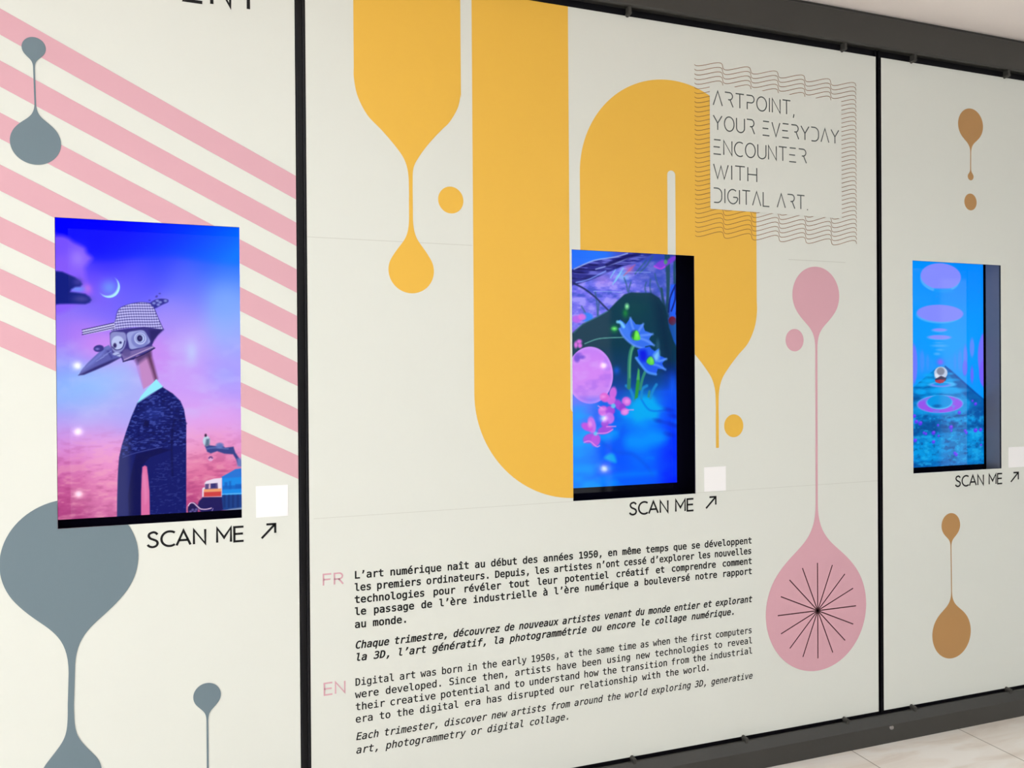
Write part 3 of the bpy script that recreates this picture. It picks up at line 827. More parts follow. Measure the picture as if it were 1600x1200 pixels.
for lines, (lab, off, shear) in zip(PAR, PINFO):
    par = bpy.data.objects.new('paragraph', None)
    par.empty_display_size = 0.05
    par.location = (TX0, 0, lines[-1][1])
    par.parent = pm
    par.matrix_parent_inverse = Matrix.Translation(-Vector(pm.location))
    par['label'] = lab
    col.objects.link(par)
    for t, z, j in lines:
        x1 = TX1
        if not j:
            x1 = LINE_END[t]
        loops = mono_line(t, TX0, x1, z, SZ, shear, True)
        ln = link('text_line', filled(loops, -LAYER), INK, None)
        ln.parent = par
        ln.matrix_parent_inverse = Matrix.Translation(-Vector((TX0, 0, lines[-1][1])))
        join_into(ln, strip_mesh([lp + [lp[0]] for lp in loops], off, -LAYER * 1.02))
caption(pm, 1.945, 2.228, 1.0625, 2.2855, 1.0670, 2.3310, 1.1110, 'the screen in the yellow ribbon')
sticker(2.2780, 1.1340, 2.3790, 1.2320, 'white square sticker beside the screen with the blue flowers')

# ------------------------------------------------------------------ right panel: brown drips
pr = thing('printed_hoarding', 'off-white printed hoarding with brown drips right of the yellow ribbon', 'hoarding', (4.39, 0, Z_LO),
           'printed hoardings')
board(pr, 3.1835, 5.594, CUT_C)
decal('droplet', [drip((3.7025, 2.7440, 0.0760, 2.615), (3.7015, 2.5080, 0.0175, 2.550), 0.0026)], BROWN, pr, 1,
      'brown droplet on a thin stem near the top of the panel')
decal('dot', [disc(3.7000, 2.3910, 0.0375, 0.0385)], BROWN, pr, 1, 'brown dot under the upper brown droplet')
decal('droplet', [drip((3.5735, 0.9120, 0.0555, 0.8130), (3.5760, 0.4200, 0.1150, 0.6100), 0.0026)], BROWN, pr, 1,
      'brown double droplet below the screen')
caption(pr, 3.603, 3.890, 1.0870, 3.9450, 1.0910, 3.9930, 1.1340, 'the screen on the brown drip panel')
sticker(3.9310, 1.1590, 4.0320, 1.2550, 'white square sticker at the right edge beside the corridor screen')


# ------------------------------------------------------------------ the pictures playing on the screens
PW, PH = 549.0, 976.0           # mm, lit area of an upright screen


class Pic:
    def __init__(s, nx, nz, seed):
        s.nx, s.nz = nx, nz
        s.U, s.V = np.meshgrid(np.linspace(0, PW, nx), np.linspace(0, PH, nz))
        s.C = np.zeros((nz, nx, 3))
        s.rng = np.random.default_rng(seed)

    def noise(s, sx, sz, octaves=3):
        out = np.zeros_like(s.U)
        amp, tot = 1.0, 0.0
        for _ in range(octaves):
            gx, gz = int(PW / sx) + 3, int(PH / sz) + 3
            g = s.rng.random((gz, gx))
            fx, fz = s.U / sx, s.V / sz
            ix, iz = fx.astype(int), fz.astype(int)
            tx, tz = fx - ix, fz - iz
            tx, tz = tx * tx * (3 - 2 * tx), tz * tz * (3 - 2 * tz)
            a = g[iz, ix] * (1 - tx) + g[iz, ix + 1] * tx
            b = g[iz + 1, ix] * (1 - tx) + g[iz + 1, ix + 1] * tx
            out += amp * (a * (1 - tz) + b * tz)
            tot += amp
            amp *= 0.5
            sx, sz = sx / 2, sz / 2
        return out / tot

    def wash(s, pts, sigma=70.0):
        """Smooth blend between colours given at points."""
        num, den = 0.0, 0.0
        for (x, z), c in pts:
            w = np.exp(-((s.U - x) ** 2 + (s.V - z) ** 2) / (2 * sigma * sigma)) + 1e-9
            num = num + w[..., None] * np.array(c, float)
            den = den + w
        s.C[:] = num / den[..., None]

    def put(s, m, c, a=1.0):
        m = np.clip(m, 0, 1) * a
        c = np.asarray(c, float)
        s.C[:] = s.C * (1 - m[..., None]) + c * m[..., None]

    def sd(s, pts):
        d = np.full(s.U.shape, 1e9)
        ins = np.zeros(s.U.shape, bool)
        n = len(pts)
        for i in range(n):
            (ax, az), (bx, bz) = pts[i], pts[(i + 1) % n]
            ex, ez = bx - ax, bz - az
            t = np.clip(((s.U - ax) * ex + (s.V - az) * ez) / (ex * ex + ez * ez + 1e-9), 0, 1)
            d = np.minimum(d, np.hypot(s.U - ax - t * ex, s.V - az - t * ez))
            if az != bz:
                ins ^= ((az > s.V) != (bz > s.V)) & (s.U < ex * (s.V - az) / ez + ax)
        return np.where(ins, -d, d)

    def polym(s, pts, soft=2.0):
        return 0.5 - s.sd(pts) / soft

    def poly(s, pts, c, a=1.0, soft=2.0, smooth=False):
        if smooth:
            pts = catmull(pts, True, 5)
        s.put(s.polym(pts, soft), c, a)

    def ellm(s, box, soft=2.0, rot=0.0):
        (x0, z0), (x1, z1) = box
        cx, cz, rx, rz = (x0 + x1) / 2, (z0 + z1) / 2, abs(x1 - x0) / 2, abs(z1 - z0) / 2
        ca, sa = math.cos(math.radians(rot)), math.sin(math.radians(rot))
        u = ((s.U - cx) * ca + (s.V - cz) * sa) / rx
        v = (-(s.U - cx) * sa + (s.V - cz) * ca) / rz
        return 0.5 - (np.hypot(u, v) - 1) * min(rx, rz) / soft

    def ell(s, box, c, a=1.0, soft=2.0, rot=0.0):
        s.put(s.ellm(box, soft, rot), c, a)

    def glow(s, box, c, a=1.0):
        (x0, z0), (x1, z1) = box
        u = (s.U - (x0 + x1) / 2) / (abs(x1 - x0) / 2)
        v = (s.V - (z0 + z1) / 2) / (abs(z1 - z0) / 2)
        s.put(np.exp(-(u * u + v * v) * 1.6), c, a)

    def line(s, pts, w, c, a=1.0, soft=1.6, smooth=True):
        if smooth and len(pts) > 2:
            pts = catmull(pts, False, 5)
        d = np.full(s.U.shape, 1e9)
        for i in range(len(pts) - 1):
            (ax, az), (bx, bz) = pts[i], pts[i + 1]
            ex, ez = bx - ax, bz - az
            t = np.clip(((s.U - ax) * ex + (s.V - az) * ez) / (ex * ex + ez * ez + 1e-9), 0, 1)
            d = np.minimum(d, np.hypot(s.U - ax - t * ex, s.V - az - t * ez))
        s.put(0.5 - (d - w / 2) / soft, c, a)

    def mesh(s, name, x0, z0, y):
        nx, nz = s.nx, s.nz
        me = bpy.data.meshes.new(name)
        co = np.empty((nz * nx, 3), np.float32)
        co[:, 0] = x0 + s.U.ravel() / 1000
        co[:, 1] = y
        co[:, 2] = z0 + s.V.ravel() / 1000
        i = np.arange(nz * nx).reshape(nz, nx)
        q = np.stack([i[:-1, :-1], i[:-1, 1:], i[1:, 1:], i[1:, :-1]], -1).reshape(-1, 4)
        me.vertices.add(nz * nx)
        me.vertices.foreach_set('co', co.ravel())
        me.loops.add(q.size)
        me.loops.foreach_set('vertex_index', q.ravel().astype(np.int32))
        me.polygons.add(len(q))
        me.polygons.foreach_set('loop_start', np.arange(0, q.size, 4, dtype=np.int32))
        me.update(calc_edges=True)
        c = np.clip(s.C / 255, 0, 1)
        c = np.where(c <= 0.04045, c / 12.92, ((c + 0.055) / 1.055) ** 2.4)
        at = me.color_attributes.new('picture', 'FLOAT_COLOR', 'POINT')
        at.data.foreach_set('color', np.concatenate([c.reshape(-1, 3), np.ones((nz * nx, 1))], 1).astype(np.float32).ravel())
        return me


def screen_material():
    m = bpy.data.materials.new('lit_screen')
    m.use_nodes = True
    nt = m.node_tree
    b = nt.nodes['Principled BSDF']
    a = nt.nodes.new('ShaderNodeAttribute')
    a.attribute_name = 'picture'
    b.inputs['Base Color'].default_value = (0.004, 0.004, 0.005, 1)
    b.inputs['Roughness'].default_value = 0.05
    b.inputs['Specular IOR Level'].default_value = 0.2
    nt.links.new(a.outputs['Color'], b.inputs['Emission Color'])
    b.inputs['Emission Strength'].default_value = 1.0
    return m


LIT = screen_material()


def street(x, y):
    """Sketch units of the street scene in the first picture, in mm on the screen."""
    return (0.2850 * x + -0.0030 * y + 313.30, -0.0150 * x + -0.3040 * y + 304.60)


def display(pic, x0, z0, label, cheek=None):
    """Upright flat screen behind the board: casing, black glass border and the lit picture."""
    y = 0.090
    x1, z1 = x0 + PW / 1000, z0 + PH / 1000
    t = thing('display_screen', label, 'screen', (x0 + PW / 2000, y, z0), 'upright screens set in the panels')
    m = 0.13
    link('casing', boxes_mesh([(x0 - m, y + 0.006, z0 - m, x1 + m, y + 0.055, z1 + m)], 0.004), CASING, t)
    if cheek:
        link('cheek', boxes_mesh([(cheek, 0.008, z0 - 0.05, cheek + 0.004, y - 0.012, z1 + 0.05)]), mat('grey_acrylic', (104, 106, 114), 0.25, 0.5), t, 'smoky grey side cheek')
    link('wall_mount', boxes_mesh([(x0 + 0.12, y + 0.050, z0 + 0.3, x1 - 0.12, 0.2005, z1 - 0.3)]), CASING, t)
    link('bezel', filled([rect(x0 - m, z0 - m, x1 + m, z1 + m), rect(x0, z0, x1, z1)], y + 0.002, extrude=0.003), GLASSBLACK, t)
    link('picture', pic.mesh('picture', x0, z0, y + 0.001), LIT, t)
    return t


def picture_bird():
    P = Pic(300, 532, 5)
    # sky: deep blue to lilac to pink
    xy = [(8.2, 942.8), (171.3, 952.6), (400.2, 966.4), (540.1, 974.9), (170.7, 884.6), (321.8, 892.4), (439.1, 904.8), (539.6, 910.1), (133.6, 845.8), (283.2, 852.8), (438.7, 855.8), (539.2, 866.9), (207.4, 816.2), (340.6, 826), (458.4, 826.8), (538.9, 825.9), (114.8, 785.7), (244.7, 790.7), (379.2, 795.9), (518.4, 794.9), (114.1, 714.1), (206.6, 727.1), (398.2, 733), (517.9, 736.7), (14.5, 650.6), (95.4, 652.3), (378, 658.4), (507.5, 704.1), (541.4, 640.2), (14, 590), (94.5, 550.3), (358.3, 626.3), (396.7, 552.7), (476.4, 596.2), (536.7, 553.8), (22.1, 499.1), (130, 427.5), (57.5, 448.4), (203.7, 385.4), (318.6, 510), (376.6, 489), (475.4, 467.5), (535.8, 445.7), (21.1, 387.9), (111.1, 366.2), (184.7, 344.3), (415, 382.6), (535.1, 359.3), (20.4, 307), (128.9, 304.4), (394.8, 319.1), (534.6, 305.3), (19.9, 246.3), (128.2, 222.3), (394.3, 266), (514.1, 273.4), (37.2, 184.9), (146.1, 170.2), (393.9, 212.9), (483.5, 231.3), (36.7, 124), (145.7, 118.8), (403.2, 148.8), (452.7, 146.7), (36.2, 63.2), (145.3, 67.3), (392.7, 64.2), (35.6, -7.8), (144.7, 5.6), (411.8, -0.7)]
    cs = [(0,0,255),(0,0,255),(0,40,255),(0,70,255),(0,0,255),(0,30,255),(0,70,255),(0,105,255),(0,10,255),(0,45,255),(10,85,255),(0,110,255),(70,60,255),(80,80,255),(60,100,255),(50,120,255),
          (110,75,255),(95,85,255),(90,110,255),(70,135,255),(130,90,250),(110,105,255),(110,120,255),(110,150,255),(140,115,250),(120,115,255),(140,135,255),(135,180,255),(150,175,255),(165,120,250),(205,130,245),(175,145,250),(190,150,250),(150,185,255),(165,165,255),
          (150,150,255),(165,195,255),(135,185,255),(175,180,250),(205,140,245),(200,155,250),(180,160,255),(175,160,255),(140,185,255),(160,190,255),(170,165,250),(205,160,250),(190,160,255),(180,160,250),(205,165,245),(220,165,245),(220,160,240),
          (225,150,230),(235,155,225),(235,165,235),(240,165,225),(225,130,195),(235,150,205),(245,170,205),(240,150,195),(205,95,160),(235,130,185),(235,130,170),(215,100,150),(195,80,140),(225,125,180),(200,85,140),(165,60,125),(205,100,160),(175,60,120)]
    P.wash(list(zip(xy, cs)), 48)
    # the saturated blue top band, deepest at the left
    top_z = [(170.2, 822.8)][0][1]
    k = np.clip((P.V - top_z + 6 + 10 * np.sin(P.U / 70)) / 46, 0, 1)
    k = k * k * (3 - 2 * k)
    r = np.clip((P.U - 150 + (P.V - 900) * -0.9) / 420, 0, 1)
    band = np.stack([0 * r, 118 * r ** 1.1, 255 + 0 * r], -1)
    P.C[:] = P.C * (1 - k[..., None]) + band * k[..., None]
    # soft clouds and the grainy ground haze
    n = P.noise(90, 55, 4)
    fade = np.clip((640 - P.V) / 120, 0, 1) * np.clip((P.V - 260) / 80, 0, 1)
    P.put(np.clip((n - 0.52) * 4, 0, 1) * fade, (205, 205, 255), 0.34)
    P.put(np.clip((0.46 - n) * 4, 0, 1) * fade, (150, 130, 250), 0.16)
    for box, c, a in (([(317.2, 643.1), (480.6, 466.4)], (196, 176, 255), 0.6), ([(439, 767.9), (571.4, 619.4)], (128, 170, 255), 0.6), ([(-0.5, 654.7), (142, 549)], (176, 124, 250), 0.6), ([(54.2, 611.1), (190.6, 494.6)], (206, 134, 246), 0.6),
                      ([(5.7, 467.8), (189.5, 366.8)], (150, 192, 255), 0.6), ([(299, 494.7), (444.6, 381.6)], (206, 158, 252), 0.5), ([(445.5, 494.8), (560.7, 418.3)], (158, 160, 255), 0.5), ([(409.5, 372.7), (550.4, 265.4)], (226, 166, 246), 0.6)):
        P.glow(box, c, a)
    low = np.clip((300 - P.V) / 170, 0, 1)
    n2 = P.noise(30, 12, 3)
    P.put(np.clip((n2 - 0.52) * 5, 0, 1) * low, (245, 175, 190), 0.40)
    P.put(np.clip((0.46 - n2) * 5, 0, 1) * low, (160, 55, 115), 0.35)
    # lilac cloud at the left edge
    P.poly([(-9.9, 895.4), (4.2, 897), (20.8, 897.1), (37.4, 891.3), (54, 878.6), (70.7, 870), (83.9, 861.2), (89.8, 845.1), (104.2, 829.5), (91.9, 812.6), (82.2, 798.7), (84.4, 782.5), (86.7, 760.8), (93.7, 733.9), (103.2, 712.4), (59.5, 678.6), (-11.9, 663.4)], (140, 95, 255), 0.85, 18, True)
    P.glow([(32.4, 866.7), (94.2, 788.3)], (160, 125, 255), 0.8)
    P.glow([(-3.3, 843.5), (43.5, 770.1)], (135, 90, 250), 0.7)
    P.glow([(74.5, 749.5), (105.6, 712.5)], (200, 110, 235), 0.8)
    P.glow([(36.1, 742.8), (88.7, 717.4)], (110, 150, 255), 0.9)
    # dark two-lobed shape
    P.poly([(-10.9, 782.8), (5.6, 784.2), (19.8, 782.7), (36.4, 775.2), (55.4, 766.5), (69.7, 754.8), (75, 745.5), (69.6, 738), (55.2, 735.9), (44.3, 728.2), (41.9, 720), (67, 717.3), (83.8, 714.5), (95.9, 705.4), (100.6, 696), (95.7, 687.7), (83.6, 682.5), (47.5, 682.4), (11.8, 680.7), (-11.8, 676.8)], (14, 28, 125), 0.97, 7)
    P.glow([(45.9, 767.5), (79.2, 736.1)], (66, 62, 165), 0.85)
    P.glow([(43, 713.3), (102.9, 683.8)], (70, 70, 158), 0.85)
    # moon
    P.glow([(123.1, 767.6), (181.6, 706.4)], (112, 160, 255), 0.75)
    big = P.ellm([(119.5, 775.6), (183, 704.3)], 2.0)
    cut = P.ellm([(112.3, 783), (177.2, 710.7)], 5.0)
    P.put(np.clip(big, 0, 1) * (1 - np.clip(cut, 0, 1)), (175, 238, 255), 1.0)
    # pale glints of a bright cloud
    P.glow([(371.5, 577.8), (419.8, 484.7)], (195, 205, 255), 0.8)

    # ---- figure: neck, collar, jacket and legs
    P.poly([(224.5, 509.7), (250, 519.1), (270.1, 536.4), (274.2, 513), (281.1, 484.7), (290.8, 443.9), (283.5, 434.5), (249.1, 409.7), (242.2, 434.8), (232.6, 472.3)], (196, 138, 200), 1, 3)
    P.poly([(224.5, 509.7), (233, 515.9), (242.3, 447.3), (249.1, 409.7), (242.2, 431.7), (232.6, 469.2)], (178, 150, 240), 0.8, 8)
    P.poly([(258.6, 522.3), (270.1, 536.4), (275.6, 509.8), (290.8, 443.9), (283.6, 437.6), (275.2, 469)], (84, 44, 84), 0.9, 12)
    P.poly([(221.7, 512.8), (273, 541.2), (271.4, 519.2), (255.6, 509.8), (232.8, 491)], (80, 56, 110), 0.85, 14)
    P.poly([(230.1, 363.1), (212.5, 319.2), (196.3, 269.6), (184.7, 229.9), (176.2, 190.2), (172.2, 140.5), (169.8, 70.7), (167.7, -20), (374.4, -20.4), (377.1, 295.1), (370.8, 341.3), (359.8, 369.6), (337.4, 393.9), (305, 416.6), (267.9, 388.7)], (16, 24, 104), 1, 3)
    jacket = np.clip(P.polym([(230.1, 363.1), (212.5, 319.2), (196.3, 269.6), (184.7, 229.9), (176.2, 190.2), (229.7, 208.3), (298.7, 218.4), (376.5, 223.4), (377.1, 295.1), (370.8, 341.3), (359.8, 369.6), (337.4, 393.9), (305, 416.6), (267.9, 388.7)], 4), 0, 1)
    n3 = P.noise(9, 4, 2)
    P.put(np.clip((n3 - 0.56) * 6, 0, 1) * jacket, (80, 98, 190), 0.55)
    P.put(np.clip((0.42 - n3) * 6, 0, 1) * jacket, (8, 12, 70), 0.5)
    body = np.clip(P.polym([(265.9, 156.4), (331, 184.2), (376.5, 223.4), (374.4, -20.4), (264.4, -18.4)], 6), 0, 1)
    n4 = P.noise(9, 4, 2)
    P.put(np.clip((n4 - 0.62) * 8, 0, 1) * body, (62, 72, 155), 0.4)
    P.glow([(240.2, 363.9), (318, 296.6)], (60, 85, 190), 0.35)
    P.poly([(225.1, 198.4), (298.7, 215.9), (331.2, 209.7), (266.1, 186.7), (240.7, 157.5), (239.2, -19.7), (202.8, -18.8), (201.3, 69), (211, 138.7)], (10, 12, 78), 0.9, 5)
    P.line([(186.6, 189.8), (229.7, 204.2), (303.4, 219.8)], 2.2, (70, 80, 160), 0.8)
    P.line([(216.3, 232.9), (257.4, 242.6), (298.9, 236.2)], 2.0, (80, 95, 180), 0.6)
    P.line([(376.6, 295.1), (341.4, 306.2), (332.3, 224.9), (334.2, 122.9)], 5.0, (8, 10, 66), 0.6, 6)
    P.poly([(253.4, 308.3), (264.9, 305.5), (263.3, 285.3), (246.4, 288.3)], (8, 10, 70), 0.8, 4)
    P.poly([(243.9, 156.4), (251.2, 161.1), (257.6, 156.8), (261, 121.3), (264.3, 75.7), (264.9, -18.4), (238.7, -18.7), (239.6, 77)], (222, 110, 165), 1, 3)
    P.poly([(243.6, 127.2), (252, 146.9), (256.3, 111.4), (258.1, 55.8), (251.1, 36)], (235, 140, 190), 0.7, 12)
    P.poly([(287.7, 442.1), (307.8, 416.6), (267.9, 391.2), (230.1, 363.1), (241.3, 386.6), (258.9, 409)], (150, 236, 255), 1, 2.5)
    P.line([(307.8, 416.6), (267.9, 391.2), (231.1, 365.1)], 3.0, (60, 90, 160), 0.5)

    # ---- hat with its check weave
    hat = [(154, 597.5), (161, 605.3), (168.2, 633.2), (178.2, 667.5), (195, 680.3), (217.6, 687.7), (243, 692.7), (272.8, 691), (283.3, 674.6), (296.7, 638.8), (310.3, 605.3), (290.7, 606.6), (253.7, 612.9), (222.5, 611.2), (194.4, 605.8)]
    hm = np.clip(P.polym(hat, 2.5), 0, 1)
    P.put(hm, (200, 196, 255))
    ca, sa = math.cos(math.radians(8)), math.sin(math.radians(8))
    u = P.U * ca + P.V * sa
    v = -P.U * sa + P.V * ca + 5.0 * np.sin(P.U / 40)
    rowd = (0.5 + 0.5 * np.sin(v * 2 * math.pi / 8.6)) ** 1.3
    cold = (0.5 + 0.5 * np.sin(u * 2 * math.pi / 7.2)) ** 1.5
    P.put(hm * np.clip(rowd * 0.85 + cold * 0.45 - 0.25, 0, 1), (44, 38, 118), 0.92)
    P.line([(169.5, 632.6), (178.2, 667.5), (206.3, 684.3), (243, 692.7), (272.8, 691)], 2.2, (70, 66, 165), 0.8)
    P.line([(283.3, 674.6), (296.7, 638.8), (310.3, 605.3)], 2.0, (50, 40, 120), 0.8)
    # peak of striped rods
    P.poly([(73.8, 600.3), (164.5, 624.5), (169.4, 611.6), (158.2, 602.2), (77.2, 583.9)], (205, 200, 250), 1, 2)
    for dz in (0, 27, 50):
        P.line([(p[0], p[1] - dz * 0.30) for p in [(73.8, 600), (165.3, 623.9)]], 2.6, (38, 32, 100), 0.95)
    # twig on the hat
    P.poly([(271.4, 690), (285.8, 701.3), (300.2, 705.5), (316, 705.3), (325.5, 702.4), (324.6, 694.5), (308.6, 686.2), (285.5, 673.1), (279.9, 678.6)], (52, 50, 150), 1, 4, True)
    for q in [(292.9, 698.4), (301.5, 693.9), (295.7, 685.9), (317.4, 699), (282.8, 690.3)]:
        P.ell([(q[0] - 5, q[1] - 4), (q[0] + 5, q[1] + 4)], (150, 160, 240), 0.8, 4)
    for q in [(300.3, 722.2), (291.6, 714.1), (270, 699.3), (290.2, 710.9)]:
        P.ell([(q[0] - 3, q[1] - 2), (q[0] + 3, q[1] + 2)], (60, 50, 150), 0.8, 3)

    # ---- head
    P.poly([(152.6, 591.3), (160.9, 598.5), (205.6, 606.6), (253.7, 612.9), (310.2, 604.4), (294.9, 588.5), (281.8, 569.5), (275.9, 552.2), (284.5, 544.4), (271.5, 536.1), (250, 520.7), (230.2, 519.1), (221.6, 505), (208.1, 504.1), (190.1, 498.4), (184.7, 512.7), (160.3, 520.3), (153.6, 555.8)], (60, 52, 132), 1, 3)
    P.poly([(267.8, 603.8), (310.2, 604.4), (290.5, 583.7), (276, 560), (270.5, 578.7)], (40, 34, 104), 0.9, 10)
    P.poly([(155.3, 589.8), (183.1, 594.8), (198.5, 588.8), (199.6, 559.3), (189.6, 536), (171.4, 526.6), (157.7, 543.5)], (140, 142, 205), 1, 4, True)
    P.poly([(202.7, 590.4), (228.1, 599.5), (250.7, 600.4), (262, 584.9), (270.3, 564.6), (258.8, 553.6), (230.4, 542.4), (212.1, 540.8), (206.6, 559.4)], (156, 164, 226), 1, 4, True)
    P.ell([(157.5, 582.1), (193.8, 536.9)], (188, 198, 244), 1, 3)
    P.ell([(162, 559), (172.1, 543.6)], (52, 42, 104), 1, 3)
    P.ell([(179.5, 564.7), (187, 556.7)], (46, 44, 110), 1, 3)
    P.line([(159.1, 546.6), (171.5, 536.8), (188.3, 543.7), (195.5, 565.5)], 3.0, (50, 46, 120), 0.9)
    P.ell([(214.5, 596.8), (265, 544.2)], (122, 128, 200), 0.9, 5)
    P.ell([(223.5, 593.8), (258.9, 555.1)], (200, 210, 255), 1, 3)
    P.ell([(226.9, 590.7), (255.5, 559.2)], (96, 100, 180), 1, 3)
    P.ell([(228.5, 588.9), (253.2, 561)], (190, 205, 252), 1, 3)
    P.ell([(231.3, 585.8), (248.1, 564.1)], (40, 34, 96), 1, 3)
    P.ell([(237.8, 579), (243.4, 572.2)], (84, 74, 130), 1, 3)
    P.poly([(184.8, 524.5), (205, 531.4), (233.2, 539.3), (275.9, 551.2), (282.2, 545), (233, 520.6), (193.5, 500.9)], (120, 102, 170), 1, 3)
    P.line([(193.5, 505), (233.1, 525.3), (278.8, 547.5)], 2.6, (206, 180, 226), 0.8)
    P.line([(190.7, 499.1), (221.7, 509.7), (250.1, 522.3), (284.4, 543.7)], 3.2, (40, 30, 84), 0.9)
    P.ell([(188.3, 540.6), (213.3, 515.9)], (96, 82, 150), 0.9, 6)
    P.ell([(158.1, 529.6), (185.2, 510.2)], (176, 186, 236), 1, 4)
    P.line([(168.6, 518.8), (182.5, 524.5)], 2.5, (80, 80, 150), 0.8)
    # bill
    P.poly([(62.5, 455.9), (72.1, 474.2), (88.6, 494.6), (107.9, 515.5), (124.5, 532.5), (138.4, 546.4), (149.4, 551.1), (158.2, 540.4), (160.3, 521.9), (184.7, 513.3), (148.9, 491.6), (110.3, 472.6), (77.4, 457.4)], (92, 94, 176), 1, 3)
    P.poly([(72.1, 471.1), (94.1, 497.7), (124.5, 529.4), (141.1, 543.4), (129.9, 518.7), (102.2, 491)], (122, 132, 216), 0.8, 12)
    P.poly([(62.5, 455.9), (110.3, 481.8), (157.4, 504.9), (184.7, 513.3), (148.9, 491.6), (110.3, 472.6), (77.4, 457.4)], (46, 40, 110), 0.95, 6)
    P.line([(141.1, 543.4), (149.2, 528), (157.4, 512.6)], 5, (60, 60, 140), 0.8, 5)
    for q in [(134, 518.7), (124.3, 509.4), (113.2, 500.2)]:
        P.line([(q[0], q[1]), (q[0] + 22, q[1] + 14)], 2.2, (150, 160, 230), 0.6)
    P.ell([(105.5, 552.3), (135.5, 530.4)], (58, 52, 138), 1, 3, 12)
    P.ell([(111.4, 543.2), (121.8, 536.5)], (140, 140, 225), 0.8, 5)
    P.poly([(135.6, 543.3), (149.5, 552.7), (154.9, 543.5), (143.8, 534.1)], (110, 118, 196), 0.9, 5)

    # ---- distant roofs, vehicle and pipe shape in the lower right corner
    P.poly([(485.8, 113), (508.2, 124.2), (528.4, 136.1), (554.4, 139), (553.3, -0.7), (484.9, 1.9)], (28, 140, 232), 1, 3)
    P.poly([(485.8, 112.4), (508.2, 124.2), (528.4, 136.1), (554.4, 139), (554.2, 109.8), (485.8, 107.6)], (44, 118, 214), 1, 5)
    for x0, y0, x1, y1 in ((640,660,675,715),(690,648,715,735),(760,680,850,725),(620,700,850,730)):
        a, b = street(x0, y0), street(x1, y1)
        P.poly(rect(a[0], b[1], b[0], a[1]), (22, 92, 190), 0.7, 5)
    P.line([(485.3, 54.6), (553.7, 53.9)], 3.2, (100, 190, 250), 0.9)
    P.poly([(470.5, 51.5), (553.7, 50), (553.3, 2.4), (481.5, 0.6), (461.8, 23.1)], (30, 66, 140), 1, 4)
    for x in (640, 690, 735, 790):
        P.line([street(x, 810), street(x, 930)], 6, (22, 44, 104), 0.7, 6)
    P.poly([(425.4, 47.9), (484.7, 47.6), (488.6, 3.2), (470, -10.8), (424.9, -11), (408.3, 17.2), (414, 35)], (34, 28, 92), 1, 5)
    P.poly([(374.7, -6.3), (453, -8.2), (553.3, -0.7), (553, -34.5), (374.5, -27.3)], (36, 30, 74), 1, 4)
    P.poly([(481.4, -3.9), (510.1, 3.5), (553.3, 7), (553.3, -1.3), (495.7, -4.8)], (140, 156, 190), 0.85, 4)
    P.poly([(431.9, 93.8), (437, 100.8), (459.7, 107.6), (485.8, 109.4), (485.3, 45.5), (424, 48.9), (424.5, 76.7), (429, 80.7), (433.5, 79.2)], (236, 222, 240), 1, 3)
    P.poly([(433.6, 91.3), (472.3, 93), (473.5, 71.1), (432.6, 71.7)], (96, 78, 130), 1, 3)
    P.poly([(451.1, 91.6), (466.6, 92.1), (466.5, 76.9), (450.9, 77.1)], (60, 54, 116), 1, 3)
    P.poly([(445.4, 91.3), (449.9, 91.7), (449.8, 75.9), (444.1, 75.6)], (220, 180, 200), 1, 3)
    P.poly([(428.9, 74), (483.8, 74.2), (483.7, 62.6), (428.9, 64.9)], (240, 160, 110), 1, 3)
    P.poly([(428.9, 64.9), (483.7, 63.8), (483.6, 47.7), (428.7, 49.2)], (206, 66, 68), 1, 3)
    P.ell([(379.2, 32.5), (410.8, -14.6)], (34, 26, 82), 1, 3)
    for q in [(387.3, 1.9), (394.3, 7.5), (401.2, 1), (397, -4.7), (405.4, 8.3)]:
        P.ell([(q[0] - 4, q[1] - 4), (q[0] + 4, q[1] + 4)], (110, 100, 170), 0.8, 4)
    P.line([(381.1, 21.8), (386.7, 29.9), (397.3, 29.9), (408.3, 18.7), (419.4, 9), (436.3, 7), (451.8, 9.7)], 3.4, (236, 200, 236), 0.9)
    P.line([(408.1, -13), (433.3, -14), (450.2, -6.5), (457.4, 8.2)], 2.6, (150, 130, 200), 0.8)
    P.poly([(433.8, 218.9), (446.5, 220.3), (471.9, 216.4), (483.3, 221.2), (497.5, 210.7), (523.3, 212.8), (528.9, 193.7), (540.2, 174.8), (554.6, 158.9), (554.4, 143.6), (537.1, 147.4), (531.5, 169.1), (521.6, 187.2), (494.4, 190.4), (471.8, 199.4), (451.9, 192.9), (440.7, 198.4)], (58, 68, 138), 1, 4)
    P.ell([(467.7, 227.5), (492.3, 208.7)], (100, 120, 190), 0.9, 6)
    P.line([(440.8, 209), (466.2, 211.1), (506, 206.7)], 4, (110, 130, 196), 0.7, 5)
    P.ell([(427.6, 251.8), (449.8, 218.4)], (190, 214, 232), 1, 4)
    P.poly([(438.2, 240.9), (448.1, 242.1), (447.9, 217.8), (433.8, 217.7)], (70, 90, 120), 0.8, 6)
    P.ell([(432.7, 258.9), (440, 248.4)], (56, 26, 60), 1, 3)
    P.poly([(534.4, 172), (554.7, 177.3), (554.4, 140.5), (534.2, 144.5)], (140, 160, 220), 0.6, 8)
    P.ell([(443.4, 184.1), (459, 167.1)], (226, 170, 214), 1, 3)
    P.poly([(443.9, 178), (449, 183.3), (454.6, 183.1), (459.1, 176.8), (456, 175.1), (451.2, 178.9), (446.1, 174.9)], (96, 44, 116), 1, 4)
    return P


